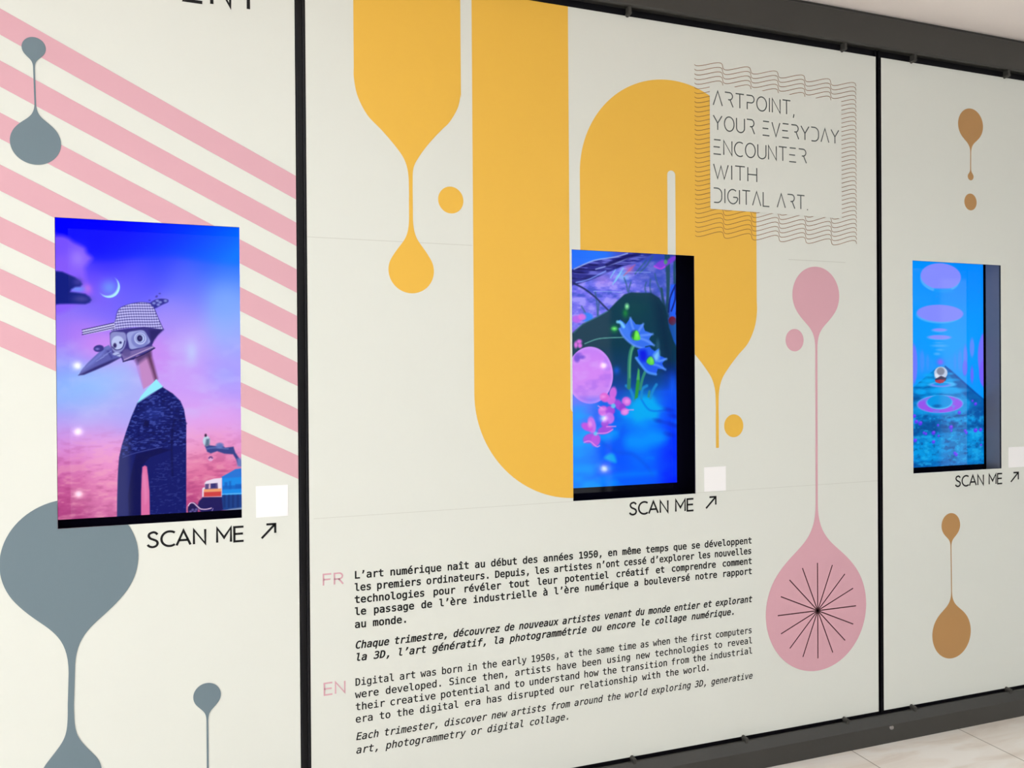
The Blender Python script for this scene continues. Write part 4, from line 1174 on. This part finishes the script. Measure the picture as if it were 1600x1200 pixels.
def picture_flowers():
    P = Pic(240, 427, 11)
    xy = [(106.6, 904.9), (188.7, 913.6), (343.2, 928.4), (532.3, 924.3), (105.1, 705.3), (271.2, 760.1), (501.5, 740.9), (545.1, 611.4), (102.6, 356), (268.8, 404.6), (382.6, 403.6), (528.8, 402.4), (115.7, 280.8), (239.8, 278.1), (381.9, 300.8), (528.1, 298), (115, 180.8), (267.2, 175.9), (410.2, 222.8), (527.4, 193.6), (114.4, 105.8), (266.4, 74.2), (409.4, 93.8), (532.6, 88.9), (113.8, 18.3), (266, 10.7), (408.8, 16.4), (532.2, 23.5)]
    cs = [(40,110,250),(40,120,255),(70,80,200),(50,70,190),(130,100,230),(130,120,245),(60,90,200),(30,100,240),(120,120,250),(30,70,190),(10,80,170),(10,90,230),(60,130,255),(10,90,240),(0,150,245),(10,90,250),
          (30,140,255),(0,90,250),(0,120,255),(0,60,255),(0,130,255),(0,80,255),(0,110,255),(0,40,255),(0,120,255),(0,100,255),(0,90,255),(0,30,255)]
    P.wash(list(zip(xy, cs)), 48)
    # mossy lilac rock in the upper part
    rock = np.clip(P.polym([(78.7, 792.3), (219.4, 835.8), (305.9, 869.5), (384.1, 894.6), (569.6, 902.6), (567.9, 652.1), (77.4, 618)], 14), 0, 1)
    n = P.noise(34, 16, 4)
    P.put(rock, (108, 112, 240), 0.75)
    P.put(rock * np.clip((n - 0.5) * 5, 0, 1), (168, 158, 255), 0.8)
    P.put(rock * np.clip((0.46 - n) * 5, 0, 1), (62, 84, 200), 0.85)
    P.glow([(162.8, 850.8), (276.3, 785.9)], (190, 140, 236), 0.55)
    P.glow([(281.7, 864.2), (344.3, 805.5)], (110, 190, 250), 0.6)
    P.glow([(315.6, 883), (364.1, 841.2)], (190, 110, 190), 0.8)
    for q in [(267.1, 841.9), (286.2, 825.3), (276.6, 816.2), (300.9, 847.6), (291.1, 834.1)]:
        P.line([(q[0] - 12, q[1] - 16), (q[0] + 10, q[1] + 18)], 5, (130, 205, 250), 0.7, 4)
    for q in [(325.1, 848.5), (337.3, 859.9), (349.6, 871.3)]:
        P.line([(q[0] - 12, q[1] - 12), (q[0] + 14, q[1] + 10)], 6, (196, 96, 150), 0.6, 5)
    # dark bark sweeping over the top
    bark = [(79.1, 845.4), (130.2, 870.9), (186.6, 890.4), (267.6, 907.8), (325.6, 924.4), (443.7, 929.9), (384.1, 894.6), (305.9, 873.9), (219.3, 834.9), (153.1, 807.6), (78.6, 785.9)]
    bm = np.clip(P.polym(bark, 6), 0, 1)
    P.put(bm, (44, 46, 140))
    n2 = P.noise(60, 7, 3)
    P.put(bm * np.clip((n2 - 0.54) * 7, 0, 1), (116, 120, 226), 0.8)
    P.put(bm * np.clip((0.42 - n2) * 7, 0, 1), (18, 18, 84), 0.8)
    P.line([(97.6, 853.3), (181.9, 890.2), (272.4, 908), (330.5, 925.5)], 5, (170, 190, 255), 0.8, 4)
    P.line([(191.1, 857.1), (238.6, 871.1), (306, 895.6), (345, 914.8)], 5, (160, 180, 250), 0.8, 4)
    P.line([(106.5, 801.7), (162.6, 816.5), (233.7, 851.4)], 5, (130, 160, 255), 0.8, 4)
    P.line([(238.7, 875.4), (306.1, 904.3), (384.3, 926.2)], 14, (20, 20, 96), 0.9, 8)
    # dark leaves, stems and reeds at the right
    P.poly([(384.3, 925.3), (569.8, 933.9), (567.3, 562.6), (514.7, 673.4), (502.4, 731), (442.7, 782.4), (363.9, 823.7)], (40, 70, 165), 0.45, 60)
    for st in ([(503.8, 926.4), (510.7, 829), (512.3, 700.1)], [(516.3, 922.6), (515.7, 820.3), (507.4, 713.3)], [(482.7, 788.1), (492.4, 730.7), (512.2, 677.8)], [(546.8, 928.4), (543.7, 852.5), (546, 807.9)]):
        P.line(st, 12, (28, 74, 96), 0.9, 6)
    for st in ([(315.2, 826.3), (324.8, 800.5), (329.4, 774.5)], [(344.3, 809.9), (336.8, 787.8), (334.3, 770.3)], [(413.1, 812.3), (408, 790.1), (412.8, 768.3)], [(433, 826.2), (430.3, 795.2), (435.1, 768.9)], [(453.1, 849), (462.8, 814), (477.6, 783.5)],
               [(188.1, 765.8), (194.9, 723), (196.9, 675.8)], [(129.1, 708.5), (142.9, 687.5), (147.5, 670.5)], [(204.4, 731.9), (201.8, 706), (199.3, 675.8)], [(383.8, 850.8), (413.5, 878.3), (443.6, 919.3)], [(364.1, 845.6), (388.8, 872.9), (413.7, 900.3)]):
        P.line(st, 6, (46, 92, 130), 0.75, 5)
    P.line([(315.4, 850.3), (373.9, 852.6), (433.2, 853.5)], 2.5, (160, 190, 255), 0.7, 3)
    P.line([(181, 769.9), (237.9, 770.8), (305.2, 769.4)], 2.5, (170, 200, 255), 0.7, 3)
    P.poly([(525.7, 807.3), (556.2, 810.5), (557.9, 678.8), (519.7, 678), (520.2, 749.2)], (34, 96, 250), 0.95, 8)
    for st in ([(548.5, 808), (522.8, 753.7), (514.8, 695.7)], [(546, 803.5), (545.6, 749.9), (527.5, 700.4)], [(553.6, 803.7), (555.7, 741.3), (550.3, 687.5)]):
        P.line(st, 7, (16, 30, 120), 0.9, 4)
    P.ell([(514.7, 677.9), (550, 642)], (128, 22, 44), 1, 4)
    P.poly([(514.4, 641.4), (563, 678.9), (562.2, 562.6), (541.9, 580.3)], (22, 90, 150), 0.6, 30)
    P.poly([(453.3, 884.4), (478.5, 903.1), (493.5, 906), (503.5, 890.9), (513.7, 909.1), (539.1, 923.6), (557, 926.7), (544.1, 906), (513.6, 886.9), (488.3, 872.5), (458.3, 875.7)], (130, 60, 220), 0.9, 8, True)
    P.line([(450.8, 879), (478.2, 869.9), (498.4, 879.6)], 6, (196, 70, 230), 0.8, 4)
    P.ell([(494.6, 908.3), (511.1, 889)], (80, 150, 120), 0.9, 5)
    P.line([(97.2, 797.1), (138.9, 779.3), (185.6, 748.6), (223.3, 715.1), (246.9, 694.1)], 7, (30, 44, 96), 0.95, 4)
    # small pink blossoms at the left edge
    P.ell([(124.2, 684.9), (177.8, 649.6)], (40, 130, 250), 0.9, 8)
    P.ell([(87.1, 673.5), (128.6, 644.4)], (186, 100, 235), 0.95, 8)
    P.ell([(114.9, 680.5), (147.4, 655.5)], (226, 110, 226), 0.9, 8)

    # big dark boulder
    boulder = [(77.3, 592.6), (95.9, 610.7), (133.3, 641.1), (185, 664.8), (242.2, 694), (275.9, 727.3), (314.8, 761), (344, 770.6), (393.1, 770.3), (435.1, 771.1), (472.4, 752.3), (497.3, 719.7), (509.6, 677.8), (516.9, 633.4), (536.8, 580.2), (562, 535.7), (560.7, 338.9), (409.8, 332.3), (263.6, 343.2), (76.4, 473.5)]
    m = np.clip(P.polym(boulder, 6), 0, 1)
    zlow = [(312.1, 373), (313.4, 560.5)]
    f = np.clip((P.V - zlow[0][1]) / (zlow[1][1] - zlow[0][1]), 0, 1)
    P.put(m * np.clip(f * 2.2, 0, 1), (8, 56, 74), 0.97)
    P.put(m * (1 - f) * np.clip(f * 3, 0, 1), (10, 62, 150), 0.7)
    P.glow([(281, 760), (441.8, 649.9)], (14, 72, 74), 0.5)
    P.poly([(442.5, 764.7), (502.3, 713.2), (531.6, 562.3), (551.2, 446.3), (490.5, 459.8), (461.7, 650.3)], (4, 36, 66), 0.7, 50)
    P.line([(95.8, 605.5), (133.2, 639.4), (185, 663.5), (242.2, 693.1)], 4, (70, 130, 150), 0.6, 5)
    P.glow([(304.7, 708.5), (333.6, 665.5)], (30, 150, 60), 0.75)
    P.ell([(318.4, 724), (334.8, 703.9)], (150, 246, 170), 0.95, 12)
    P.glow([(251.4, 642.3), (289.5, 603.8)], (40, 160, 70), 0.75)
    P.ell([(259.9, 630.3), (280, 618.4)], (120, 240, 120), 0.95, 10)
    P.line([(142, 563.4), (193.9, 581.9), (246.2, 587.6), (308.8, 590.1)], 3.4, (130, 205, 190), 0.8, 4)
    P.ell([(456.3, 583.8), (473.4, 535.2)], (60, 110, 140), 0.5, 10)
    P.glow([(259.8, 477.7), (298, 438.5)], (10, 90, 220), 0.8)
    P.glow([(511.5, 450.1), (552.4, 335.5)], (20, 120, 245), 0.75)

    # water and bottom foliage
    low = np.clip((P.V * -1 + zlow[0][1] - 20) / 60, 0, 1)
    n3 = P.noise(110, 70, 3)
    P.put(low * np.clip((n3 - 0.52) * 4, 0, 1), (0, 165, 255), 0.7)
    P.put(low * np.clip((0.46 - n3) * 4, 0, 1), (0, 84, 255), 0.6)
    P.glow([(337.9, 356.6), (468.9, 254.9)], (0, 176, 246), 0.95)
    P.poly([(347.7, 320.6), (378, 349.3), (413.4, 353.4), (438.9, 350.8), (456.6, 323.3), (495, 299.9), (469.2, 291.3), (453.6, 259.8), (407.8, 265.4), (367.3, 257.3), (347.4, 284.7)], (0, 170, 245), 0.9, 24, True)
    P.poly([(311.8, 178.2), (336.9, 204.3), (387.1, 198.3), (427.8, 215.2), (478.9, 213.8), (509.8, 194.6), (494.1, 163.2), (437.5, 151.5), (376.6, 140.1), (326.5, 146.3)], (0, 150, 255), 0.8, 40, True)
    P.line([(388.1, 342.4), (428.3, 296.6), (510.5, 297.3)], 5, (0, 50, 220), 0.5, 8)
    for q in [(515.7, 297.2), (536.3, 271.6), (520.5, 240), (546.4, 230.2), (517.6, 196.7), (468.9, 252.7)]:
        P.ell([(q[0] - 22, q[1] - 8), (q[0] + 22, q[1] + 8)], (6, 50, 200), 0.7, 12, -15)
    for st in ([(320.8, 397.1), (338.1, 383.5), (350.4, 356.4), (355.3, 338.4)], [(388.1, 346.9), (393.4, 382.9), (413.7, 396.3)], [(428.7, 346.4), (441.6, 377.9), (457.1, 400.4)]):
        P.line(st, 12, (30, 140, 210), 0.85, 6)
    P.poly([(222.7, 114.6), (247.2, 129.2), (266.9, 121.7), (274, 92.5), (242.1, 100.5)], (20, 180, 240), 0.85, 14, True)
    P.line([(189.2, 190.9), (276.8, 134.7), (346.3, 123.2), (406.5, 75.8), (436.7, 33.7)], 12, (0, 80, 235), 0.5, 14)
    P.line([(168.6, 15.4), (241.7, 38.4), (325.8, 43.3), (447, 42.3)], 18, (0, 140, 255), 0.5, 24)
    P.poly([(511.6, 454.7), (553.2, 454.6), (550, -15.2), (518.8, -13.6), (498.7, 90.1), (520.2, 198.9)], (0, 30, 250), 0.45, 90)

    # pink sphere
    sph = [(66.2, 551.6), (262.6, 328.4)]
    sm = np.clip(P.ellm(sph, 3), 0, 1)
    (sx0, sz0), (sx1, sz1) = sph
    v = (P.V - min(sz0, sz1)) / abs(sz1 - sz0)
    base = np.stack([190 + 20 * np.sin(v * 3), 125 + 15 * (1 - v), 245 + 0 * v], -1)
    P.C[:] = P.C * (1 - sm[..., None]) + base * sm[..., None]
    P.put(sm * np.clip((0.16 - v) * 7, 0, 1), (90, 110, 255), 0.75)
    n5 = P.noise(60, 36, 3)
    P.put(sm * np.clip((n5 - 0.54) * 5, 0, 1) * np.clip(v * 1.4, 0, 1), (214, 160, 250), 0.6)
    P.put(sm * np.clip((0.44 - n5) * 5, 0, 1), (166, 104, 236), 0.55)
    ring = sm * (1 - np.clip(P.ellm([(sx0 + 9, sz0 - 9), (sx1 - 9, sz1 + 9)], 10), 0, 1))
    P.put(ring, (214, 160, 255), 0.5)
    P.ell([(95.2, 522.5), (120.5, 490.6)], (112, 76, 214), 0.85, 8)
    P.ell([(113.8, 518.3), (141.6, 503.4)], (112, 76, 214), 0.85, 8)
    P.ell([(104.5, 528.9), (127.7, 516.2)], (124, 84, 220), 0.7, 8)
    for box in ([(95.6, 571.5), (111.6, 546)], [(107.2, 580.1), (129, 563.3)], [(111.8, 565.2), (130.2, 546.2)]):
        P.ell(box, (226, 110, 232), 0.95, 8)

    # stems
    P.line([(357.2, 560.9), (343.4, 534.5), (336.2, 490.8), (334.4, 429.6), (332.6, 390.3)], 17, (48, 128, 110), 1, 5)
    P.line([(358.2, 560.9), (345.3, 534.5), (338.7, 490.8), (336.8, 429.6)], 5, (110, 190, 140), 0.7, 5)
    P.poly([(374.7, 455.1), (379.7, 446.1), (382.4, 405.5), (372, 349.4), (357.9, 342.9), (364.3, 401.2)], (44, 150, 62), 1, 6)
    P.poly([(374.2, 466.7), (381.1, 460.1), (380.8, 420.6), (367, 420.7)], (70, 170, 100), 1, 6)
    P.line([(405, 450.5), (393.7, 423.5), (383.3, 383)], 12, (50, 140, 120), 0.95, 5)
    P.line([(424.8, 373.6), (421.1, 353.3)], 10, (60, 140, 120), 0.8, 5)

    # blue flowers with green buds
    f1 = [(284.1, 651.5), (295.7, 660.4), (309.2, 651.9), (319.8, 641.2), (328.6, 652.3), (341.4, 670), (355.4, 655), (365.1, 643.3), (382.3, 642.3), (399.1, 645.6), (401, 631.6), (406.8, 617.6), (424.1, 612.1), (441.4, 604.9), (430.4, 593.2), (425.4, 583.5), (436.2, 572.6), (447.1, 559.4), (428.7, 559.3), (407.4, 554.7), (405.3, 544.5), (381.7, 550.1), (357.2, 558.7), (332.9, 573.8), (313.6, 591), (299.2, 608.3), (292.6, 623.4), (299.4, 630), (297, 645.2)]
    P.poly(f1, (54, 112, 238), 1, 4)
    P.poly([(299.5, 647.4), (328.5, 639.2), (342.9, 608.8), (362.2, 569.7), (333, 578.1), (304, 608.3), (296.9, 625.6)], (70, 130, 246), 0.8, 16)
    for st in ([(341.4, 667.8), (348, 639.5), (357.6, 617.8)], [(399.1, 644.8), (382.2, 622.5), (374.7, 609.3)], [(441.4, 604.9), (411.6, 601), (386.9, 598.4)], [(447.1, 559.4), (411.5, 578.9), (381.9, 587.4)]):
        P.line(st, 9, (110, 160, 255), 0.7, 8)
    P.line([(292.6, 623.4), (313.6, 591), (357.2, 558.7), (405.3, 544.5)], 9, (100, 150, 255), 0.8, 6)
    P.line([(284.1, 651.5), (299.5, 647.4), (311.5, 632.4)], 12, (130, 214, 255), 0.8, 6)
    P.ell([(340.6, 621), (381.9, 578.6)], (30, 70, 170), 0.9, 8)
    P.poly([(347.7, 591.4), (352.7, 609), (368.4, 618.8), (380.1, 604.9), (384.4, 583), (367.2, 578.5), (352.5, 582.7)], (92, 226, 60), 1, 6, True)
    P.poly([(345.3, 595.8), (350.2, 611.1), (362.5, 617), (357.5, 595.9), (354.9, 582.7)], (20, 90, 70), 0.85, 8)
    P.ell([(365.4, 609.1), (376.1, 589.5)], (150, 250, 110), 0.8, 12)
    f2 = [(370.8, 541.2), (386.6, 547.1), (406.3, 550.3), (427.2, 554.8), (437, 543.9), (450.9, 536), (470, 547.6), (468.9, 533), (473.8, 517.5), (488.4, 512.2), (504.9, 505.2), (491.8, 495.4), (484.7, 485.6), (490.6, 473.2), (500.6, 459.8), (480.5, 463.4), (463.4, 464.3), (459.4, 451.1), (455.3, 441.3), (437.9, 446.7), (418, 451.2), (400.8, 464.4), (381.2, 486.4), (365.7, 508.3), (376.5, 517.2)]
    P.poly(f2, (36, 92, 240), 1, 4)
    P.poly([(381.6, 534.7), (406.3, 539.3), (416, 517.3), (406, 495.3), (386.3, 499.6)], (0, 16, 226), 0.85, 18, True)
    P.poly([(445.9, 521.8), (468.5, 539.6), (470.8, 513.1), (460.7, 495.3), (445.7, 504.1)], (130, 205, 255), 0.9, 18, True)
    P.line([(365.7, 508.3), (391, 477.6), (418, 451.2), (455.3, 442.2)], 10, (80, 150, 255), 0.9, 6)
    P.line([(503.4, 504.3), (470.7, 495.3)], 9, (110, 170, 255), 0.7, 8)
    P.line([(498.6, 461.6), (465.5, 477.6), (445.6, 482)], 9, (100, 160, 255), 0.7, 8)
    P.ell([(410.1, 517.3), (448.6, 478.5)], (20, 60, 190), 0.85, 8)
    P.poly([(413.4, 490.9), (416.9, 504.1), (430.9, 513.8), (444.7, 501.9), (446.6, 484.3), (430.6, 479.8)], (84, 212, 70), 1, 6, True)
    P.ell([(429.8, 508.5), (441.6, 488.7)], (140, 240, 110), 0.7, 12)

    # pink blossoms at the front
    PK, PD, PL_ = (214, 104, 228), (168, 72, 220), (244, 160, 240)
    for box, c, r in (([(246.6, 393.3), (278.3, 344)], PK, -10), ([(205, 369.4), (248.7, 333.4)], (226, 100, 214), -20), ([(236.6, 355.7), (275.6, 321.8)], PK, 0), ([(197.4, 318.7), (240.9, 278)], PK, 10), ([(229, 318.2), (270.4, 279.6)], PD, 0),
                      ([(223.9, 291.7), (267.7, 246.3)], (196, 110, 238), 20), ([(270.9, 344.1), (302.7, 299)], PD, 30), ([(300.6, 352.6), (342.6, 316.2)], PK, -20), ([(288, 326.1), (317.6, 294.3)], (150, 60, 210), 0), ([(295.3, 308.1), (332.4, 279.6)], PK, 10),
                      ([(151.2, 277.8), (186.9, 208.6)], (206, 110, 236), 10), ([(122.3, 252.1), (174.9, 222.2)], (200, 80, 226), -25), ([(192, 239.4), (260.1, 206.5)], PD, 12), ([(209.1, 265.5), (243.1, 233.6)], PD, 30), ([(130.6, 210.3), (186.7, 173.3)], (178, 76, 224), 15), ([(165.2, 209.3), (206, 158.6)], (190, 84, 226), -15)):
        P.ell(box, c, 0.95, 7, r)
    for box in ([(312.9, 343.5), (335.2, 325.3)], [(302.7, 301.3), (327.4, 282.9)], [(209.8, 360.5), (229.2, 349.2)], [(153.5, 258), (170.2, 235.5)], [(204.6, 309.8), (228.9, 300.5)]):
        P.ell(box, PL_, 0.7, 10)
    for box in ([(253.5, 326.6), (273.1, 308.5)], [(177.3, 217.7), (194.1, 201.8)]):
        P.ell(box, (110, 200, 245), 0.9, 6)
    for st in ([(136.1, 177.2), (160.2, 180.8), (189, 159.1), (202.6, 161.8)], [(191.8, 210.7), (233.1, 211.7), (260.2, 224.3)], [(317.6, 298.7), (337.5, 300.6), (352.6, 300.3)], [(233.3, 236.1), (252.9, 236.5), (273.6, 236.4)], [(197.4, 318.7), (214.3, 309.6)]):
        P.line(st, 4, (240, 150, 240), 0.85, 4)
    return P


def picture_corridor():
    P = Pic(230, 409, 23)
    P.wash(list(zip([(130.7, 932.2), (324.1, 940.2), (544.9, 949.4), (129.3, 681.3), (543.5, 689), (321.9, 534.7), (166.4, 504.2), (521.4, 382.7), (126.9, 267.8)],
                    [(0,145,255),(0,140,255),(0,135,255),(0,155,255),(0,150,255),(0,165,255),(20,150,255),(0,150,255),(0,150,250)])), 120)
    VI = (132, 140, 255)
    CR = (96, 180, 255)
    # ceiling ovals running to the vanishing point
    P.ell([(160.4, 937), (401.6, 814.2)], CR, 0.8, 5)
    P.ell([(162.8, 949.5), (409.4, 827.6)], VI, 1, 4)
    P.poly([(245.3, 829.7), (345.1, 832.8), (374.7, 815.7), (233.5, 804.7)], (0, 150, 255), 0.85, 10)
    P.ell([(136.4, 746.5), (409.8, 667.9)], CR, 0.8, 5)
    P.ell([(138.8, 755.4), (424.2, 675.4)], VI, 1, 4)
    P.ell([(229.7, 642.9), (314.4, 626.6)], CR, 0.8, 5)
    P.ell([(233.8, 645.2), (322.7, 631.2)], (136, 146, 255), 1, 4)
    P.ell([(203.5, 612.2), (337.9, 589.9)], CR, 0.8, 5)
    P.ell([(206.9, 613.6), (347.4, 593.6)], (136, 146, 255), 1, 4)
    for b in ([(246.8, 581.4), (290.6, 574.2)], [(229.3, 570.1), (319.9, 557.3)], [(255.4, 550.1), (299.2, 539.2)], [(240.7, 532.1), (278.6, 518.9)]):
        P.ell(b, (90, 176, 255), 0.8, 7)
    # wall columns
    for b, c, a in (([(421.2, 567.1), (447.7, 453.4)], (120, 128, 255), 0.85), ([(462.4, 601.7), (491.1, 510.5)], (104, 140, 255), 0.9), ([(513.6, 627.5), (603.5, 397.7)], (122, 112, 255), 0.95), ([(388.1, 541.9), (414.6, 444.4)], (90, 140, 255), 0.6),
                    ([(361.2, 526), (378.7, 449)], (80, 140, 255), 0.5), ([(94.5, 568.9), (141.9, 387.5)], (124, 116, 255), 0.9), ([(157, 540.6), (182.3, 445.1)], (90, 140, 255), 0.6), ([(194.3, 520.8), (211.3, 453.9)], (80, 145, 255), 0.5),
                    ([(415.4, 495.3), (446.8, 423.2)], (124, 100, 255), 0.9), ([(466.2, 466.4), (486.3, 389.2)], (110, 104, 255), 0.9), ([(521, 505.1), (608.1, 363.8)], (120, 96, 255), 0.95)):
        P.ell(b, c, a, 7)
    P.poly([(134.2, 551.5), (243.4, 500.8), (254.8, 444.8), (133.5, 423)], (70, 150, 255), 0.4, 30)
    P.poly([(433.3, 567.2), (313.7, 501), (313.4, 444.7), (444.6, 435.2)], (70, 150, 255), 0.35, 30)
    P.glow([(252.2, 507.6), (307.7, 467.2)], (140, 100, 250), 0.95)
    # meadow floor
    floor = [(259.1, 461.9), (308.6, 467.5), (345.9, 447.5), (440.2, 382.3), (504, 338.3), (588.1, 286.1), (586.3, -50.2), (68.5, -26.4), (70.7, 355.1), (124.7, 375.6), (191.5, 419.6)]
    fm = np.clip(P.polym(floor, 5), 0, 1)
    P.put(fm, (0, 124, 206))
    n = P.noise(70, 18, 4)
    P.put(fm * np.clip((n - 0.5) * 5, 0, 1), (0, 160, 235), 0.85)
    P.put(fm * np.clip((0.46 - n) * 5, 0, 1), (0, 76, 150), 0.85)
    P.poly([(308.6, 467.5), (345.9, 447.5), (440.2, 382.3), (504, 338.3), (588.1, 286.1), (587.6, 188.6), (439.5, 235.6), (465.3, 297.8), (389.4, 361.2), (339.5, 418.9)], (0, 78, 160), 0.7, 14)
    P.line([(309.8, 466.6), (440.2, 378.9), (504, 335.8), (588, 283.6)], 6, (0, 66, 160), 0.8, 6)
    P.poly([(105.7, 205.4), (220.9, 221.4), (325.8, 195.2), (555, 194.3), (554.8, 165.2), (375.8, 174.8), (251.2, 154.5), (141.5, 148.3), (105.3, 130.7)], (0, 76, 150), 0.7, 26)
    P.poly([(110.9, 69.8), (189.9, 146.9), (325.6, 152.4), (503.1, 156.9), (554.6, 116.6), (554.2, 38.8), (463.8, 13.3), (312.5, 48.1), (177, 15.7)], (0, 150, 224), 0.55, 60)
    P.poly([(104.6, 18.7), (312.4, 24.3), (412.8, 5.8), (560.6, 19.1), (560.2, -49), (104.4, -28)], (0, 92, 176), 0.6, 40)
    n2 = P.noise(24, 14, 3)
    meadow = fm * np.clip(([(70.3, 280.7)][0][1] - P.V) / 60, 0, 1)
    P.put(meadow * np.clip((n2 - 0.58) * 7, 0, 1), (40, 190, 245), 0.5)
    P.put(meadow * np.clip((0.40 - n2) * 7, 0, 1), (0, 64, 140), 0.5)
    for b in ([(142.9, 408.2), (252.5, 393.3)], [(302.1, 409.6), (389.6, 397.1)], [(130.8, 391.9), (215.6, 374.8)], [(191.2, 367.9), (440, 339)], [(124.6, 363.9), (191, 337.4)], [(327.1, 438), (358.3, 428.3)], [(179.4, 433.8), (240.4, 419.4)]):
        P.ell(b, (10, 172, 250), 0.75, 8)
    # rings on the floor
    P.ell([(118.4, 330.3), (465, 235.1)], (20, 150, 225), 0.7, 16)
    P.ell([(137.7, 332.9), (420.5, 249.5)], (110, 190, 255), 0.95, 4)
    P.ell([(142.5, 329.1), (415.4, 250.6)], (150, 84, 236), 1, 4)
    P.put(np.clip(P.ellm([(142.5, 329.1), (415.4, 250.6)], 4), 0, 1) * np.clip((n2 - 0.55) * 6, 0, 1), (110, 130, 240), 0.8)
    P.ell([(194, 330.3), (354.3, 266.1)], (80, 190, 250), 1, 4)
    P.ell([(200.1, 332.1), (348.1, 271.9)], (0, 150, 230), 1, 4)
    P.ell([(233.5, 289.6), (282.7, 274.6)], (0, 90, 170), 0.8, 8)
    P.ell([(206.6, 395.1), (376.9, 369.9)], (80, 190, 255), 0.9, 4)
    P.ell([(221.8, 389.3), (339.3, 371.2)], (120, 130, 245), 0.9, 4)
    P.ell([(240.2, 392), (326.8, 377.1)], (0, 150, 235), 1, 4)
    # white ball with a dark red base on the path
    P.ell([(241.9, 465.7), (323.2, 407.1)], (190, 205, 232), 1, 4)
    P.ell([(243.5, 433.6), (271.1, 409.8)], (236, 240, 250), 0.7, 8)
    P.ell([(257.8, 461.9), (305.3, 426.2)], (130, 136, 156), 1, 6)
    P.poly([(246.5, 407.6), (283.6, 423), (317.6, 411.9), (311.3, 400), (277.2, 388.4), (249.5, 398.1)], (60, 56, 86), 1, 4)
    P.poly([(245.2, 402.8), (277.3, 405.9), (309.5, 403.8), (295.8, 390.6), (274.1, 388), (252.5, 392.9)], (176, 62, 84), 1, 4)
    # purple blossoms
    for q in [(177.8, 159), (126.3, 125.4), (343.2, 180.5), (345.6, 163.7), (431.4, 161.3), (496.7, 161.9), (528.9, 163.4), (365.8, 58), (375.2, 50.4), (235.6, 114.8), (531.8, 90.6), (266.6, 142.2), (263.7, 192), (156.9, 204.1), (132.8, 211.8), (120.9, 237.8), (497.3, 287.6), (395.1, 248.6), (235.9, 157.3), (190, 153.9), (439, 151.5), (478.1, 302.4)]:
        r = P.rng.uniform(6, 13)
        P.ell([(q[0] - r, q[1] - r * 0.8), (q[0] + r, q[1] + r * 0.8)], (96, 50, 244), 0.9, 6)
        P.ell([(q[0] - r * 0.3, q[1]), (q[0] + r * 0.8, q[1] + r * 0.7)], (160, 90, 250), 0.6, 5)
    return P


display(picture_bird(), 0.530 - PW / 1000, 1.1560, 'lit upright screen showing a bird-headed figure in a dark suit')
display(picture_flowers(), 2.208 - PW / 1000, 1.1640, 'lit upright screen showing blue flowers and a pink sphere under water')
display(picture_corridor(), 3.886 - PW / 1000, 1.1700, 'lit upright screen showing a bright blue corridor with purple ovals', 3.8865)

# ------------------------------------------------------------------ across the corridor: shop windows and lamp posts (they show only as reflections)
def shop_window(n, x0, z0, x1, z1, strength):
    f = 0.05
    o = structure('window_%d' % n, filled([rect(x0 - f, z0 - f, x1 + f, z1 + f), rect(x0, z0, x1, z1)], YF + 0.02, extrude=0.02), CHANNEL,
                  'shop window across the corridor')
    p = link('pane', boxes_mesh([(x0, YF + 0.004, z0, x1, YF + 0.012, z1)]), emis('lit_window_%d' % n, (250, 252, 252), strength), o)
    return o


shop_window(1, 0.60, 0.10, 4.70, 2.60, 1.0)
shop_window(2, 9.90, 0.10, 12.60, 3.00, 1.30)
shop_window(3, -1.30, 0.10, -0.58, 1.05, 2.0)
BULB = emis('bulb_glow', (255, 252, 246), 110.0)


def ball(r):
    import bmesh
    bm = bmesh.new()
    bmesh.ops.create_uvsphere(bm, u_segments=20, v_segments=12, radius=r)
    me = bpy.data.meshes.new('bulb')
    bm.to_mesh(me)
    bm.free()
    return me


for x, lab in ((-1.01, 'slim dark lamp post with three bulbs across from the striped board'), (4.56, 'slim dark lamp post with three bulbs across from the ribbon board')):
    t = thing('lamp_post', lab, 'lamp', (x, YF + 0.10, 0.0), 'lamp posts across the corridor')
    link('post', boxes_mesh([(x - 0.035, YF + 0.05, 0.0, x + 0.035, YF + 0.10, 1.95)], 0.006), FRAME, t)
    for z in (0.52, 1.12, 1.755):
        b = link('bulb', ball(0.024), BULB, t)
        b.location = (x, YF + 0.112, z)
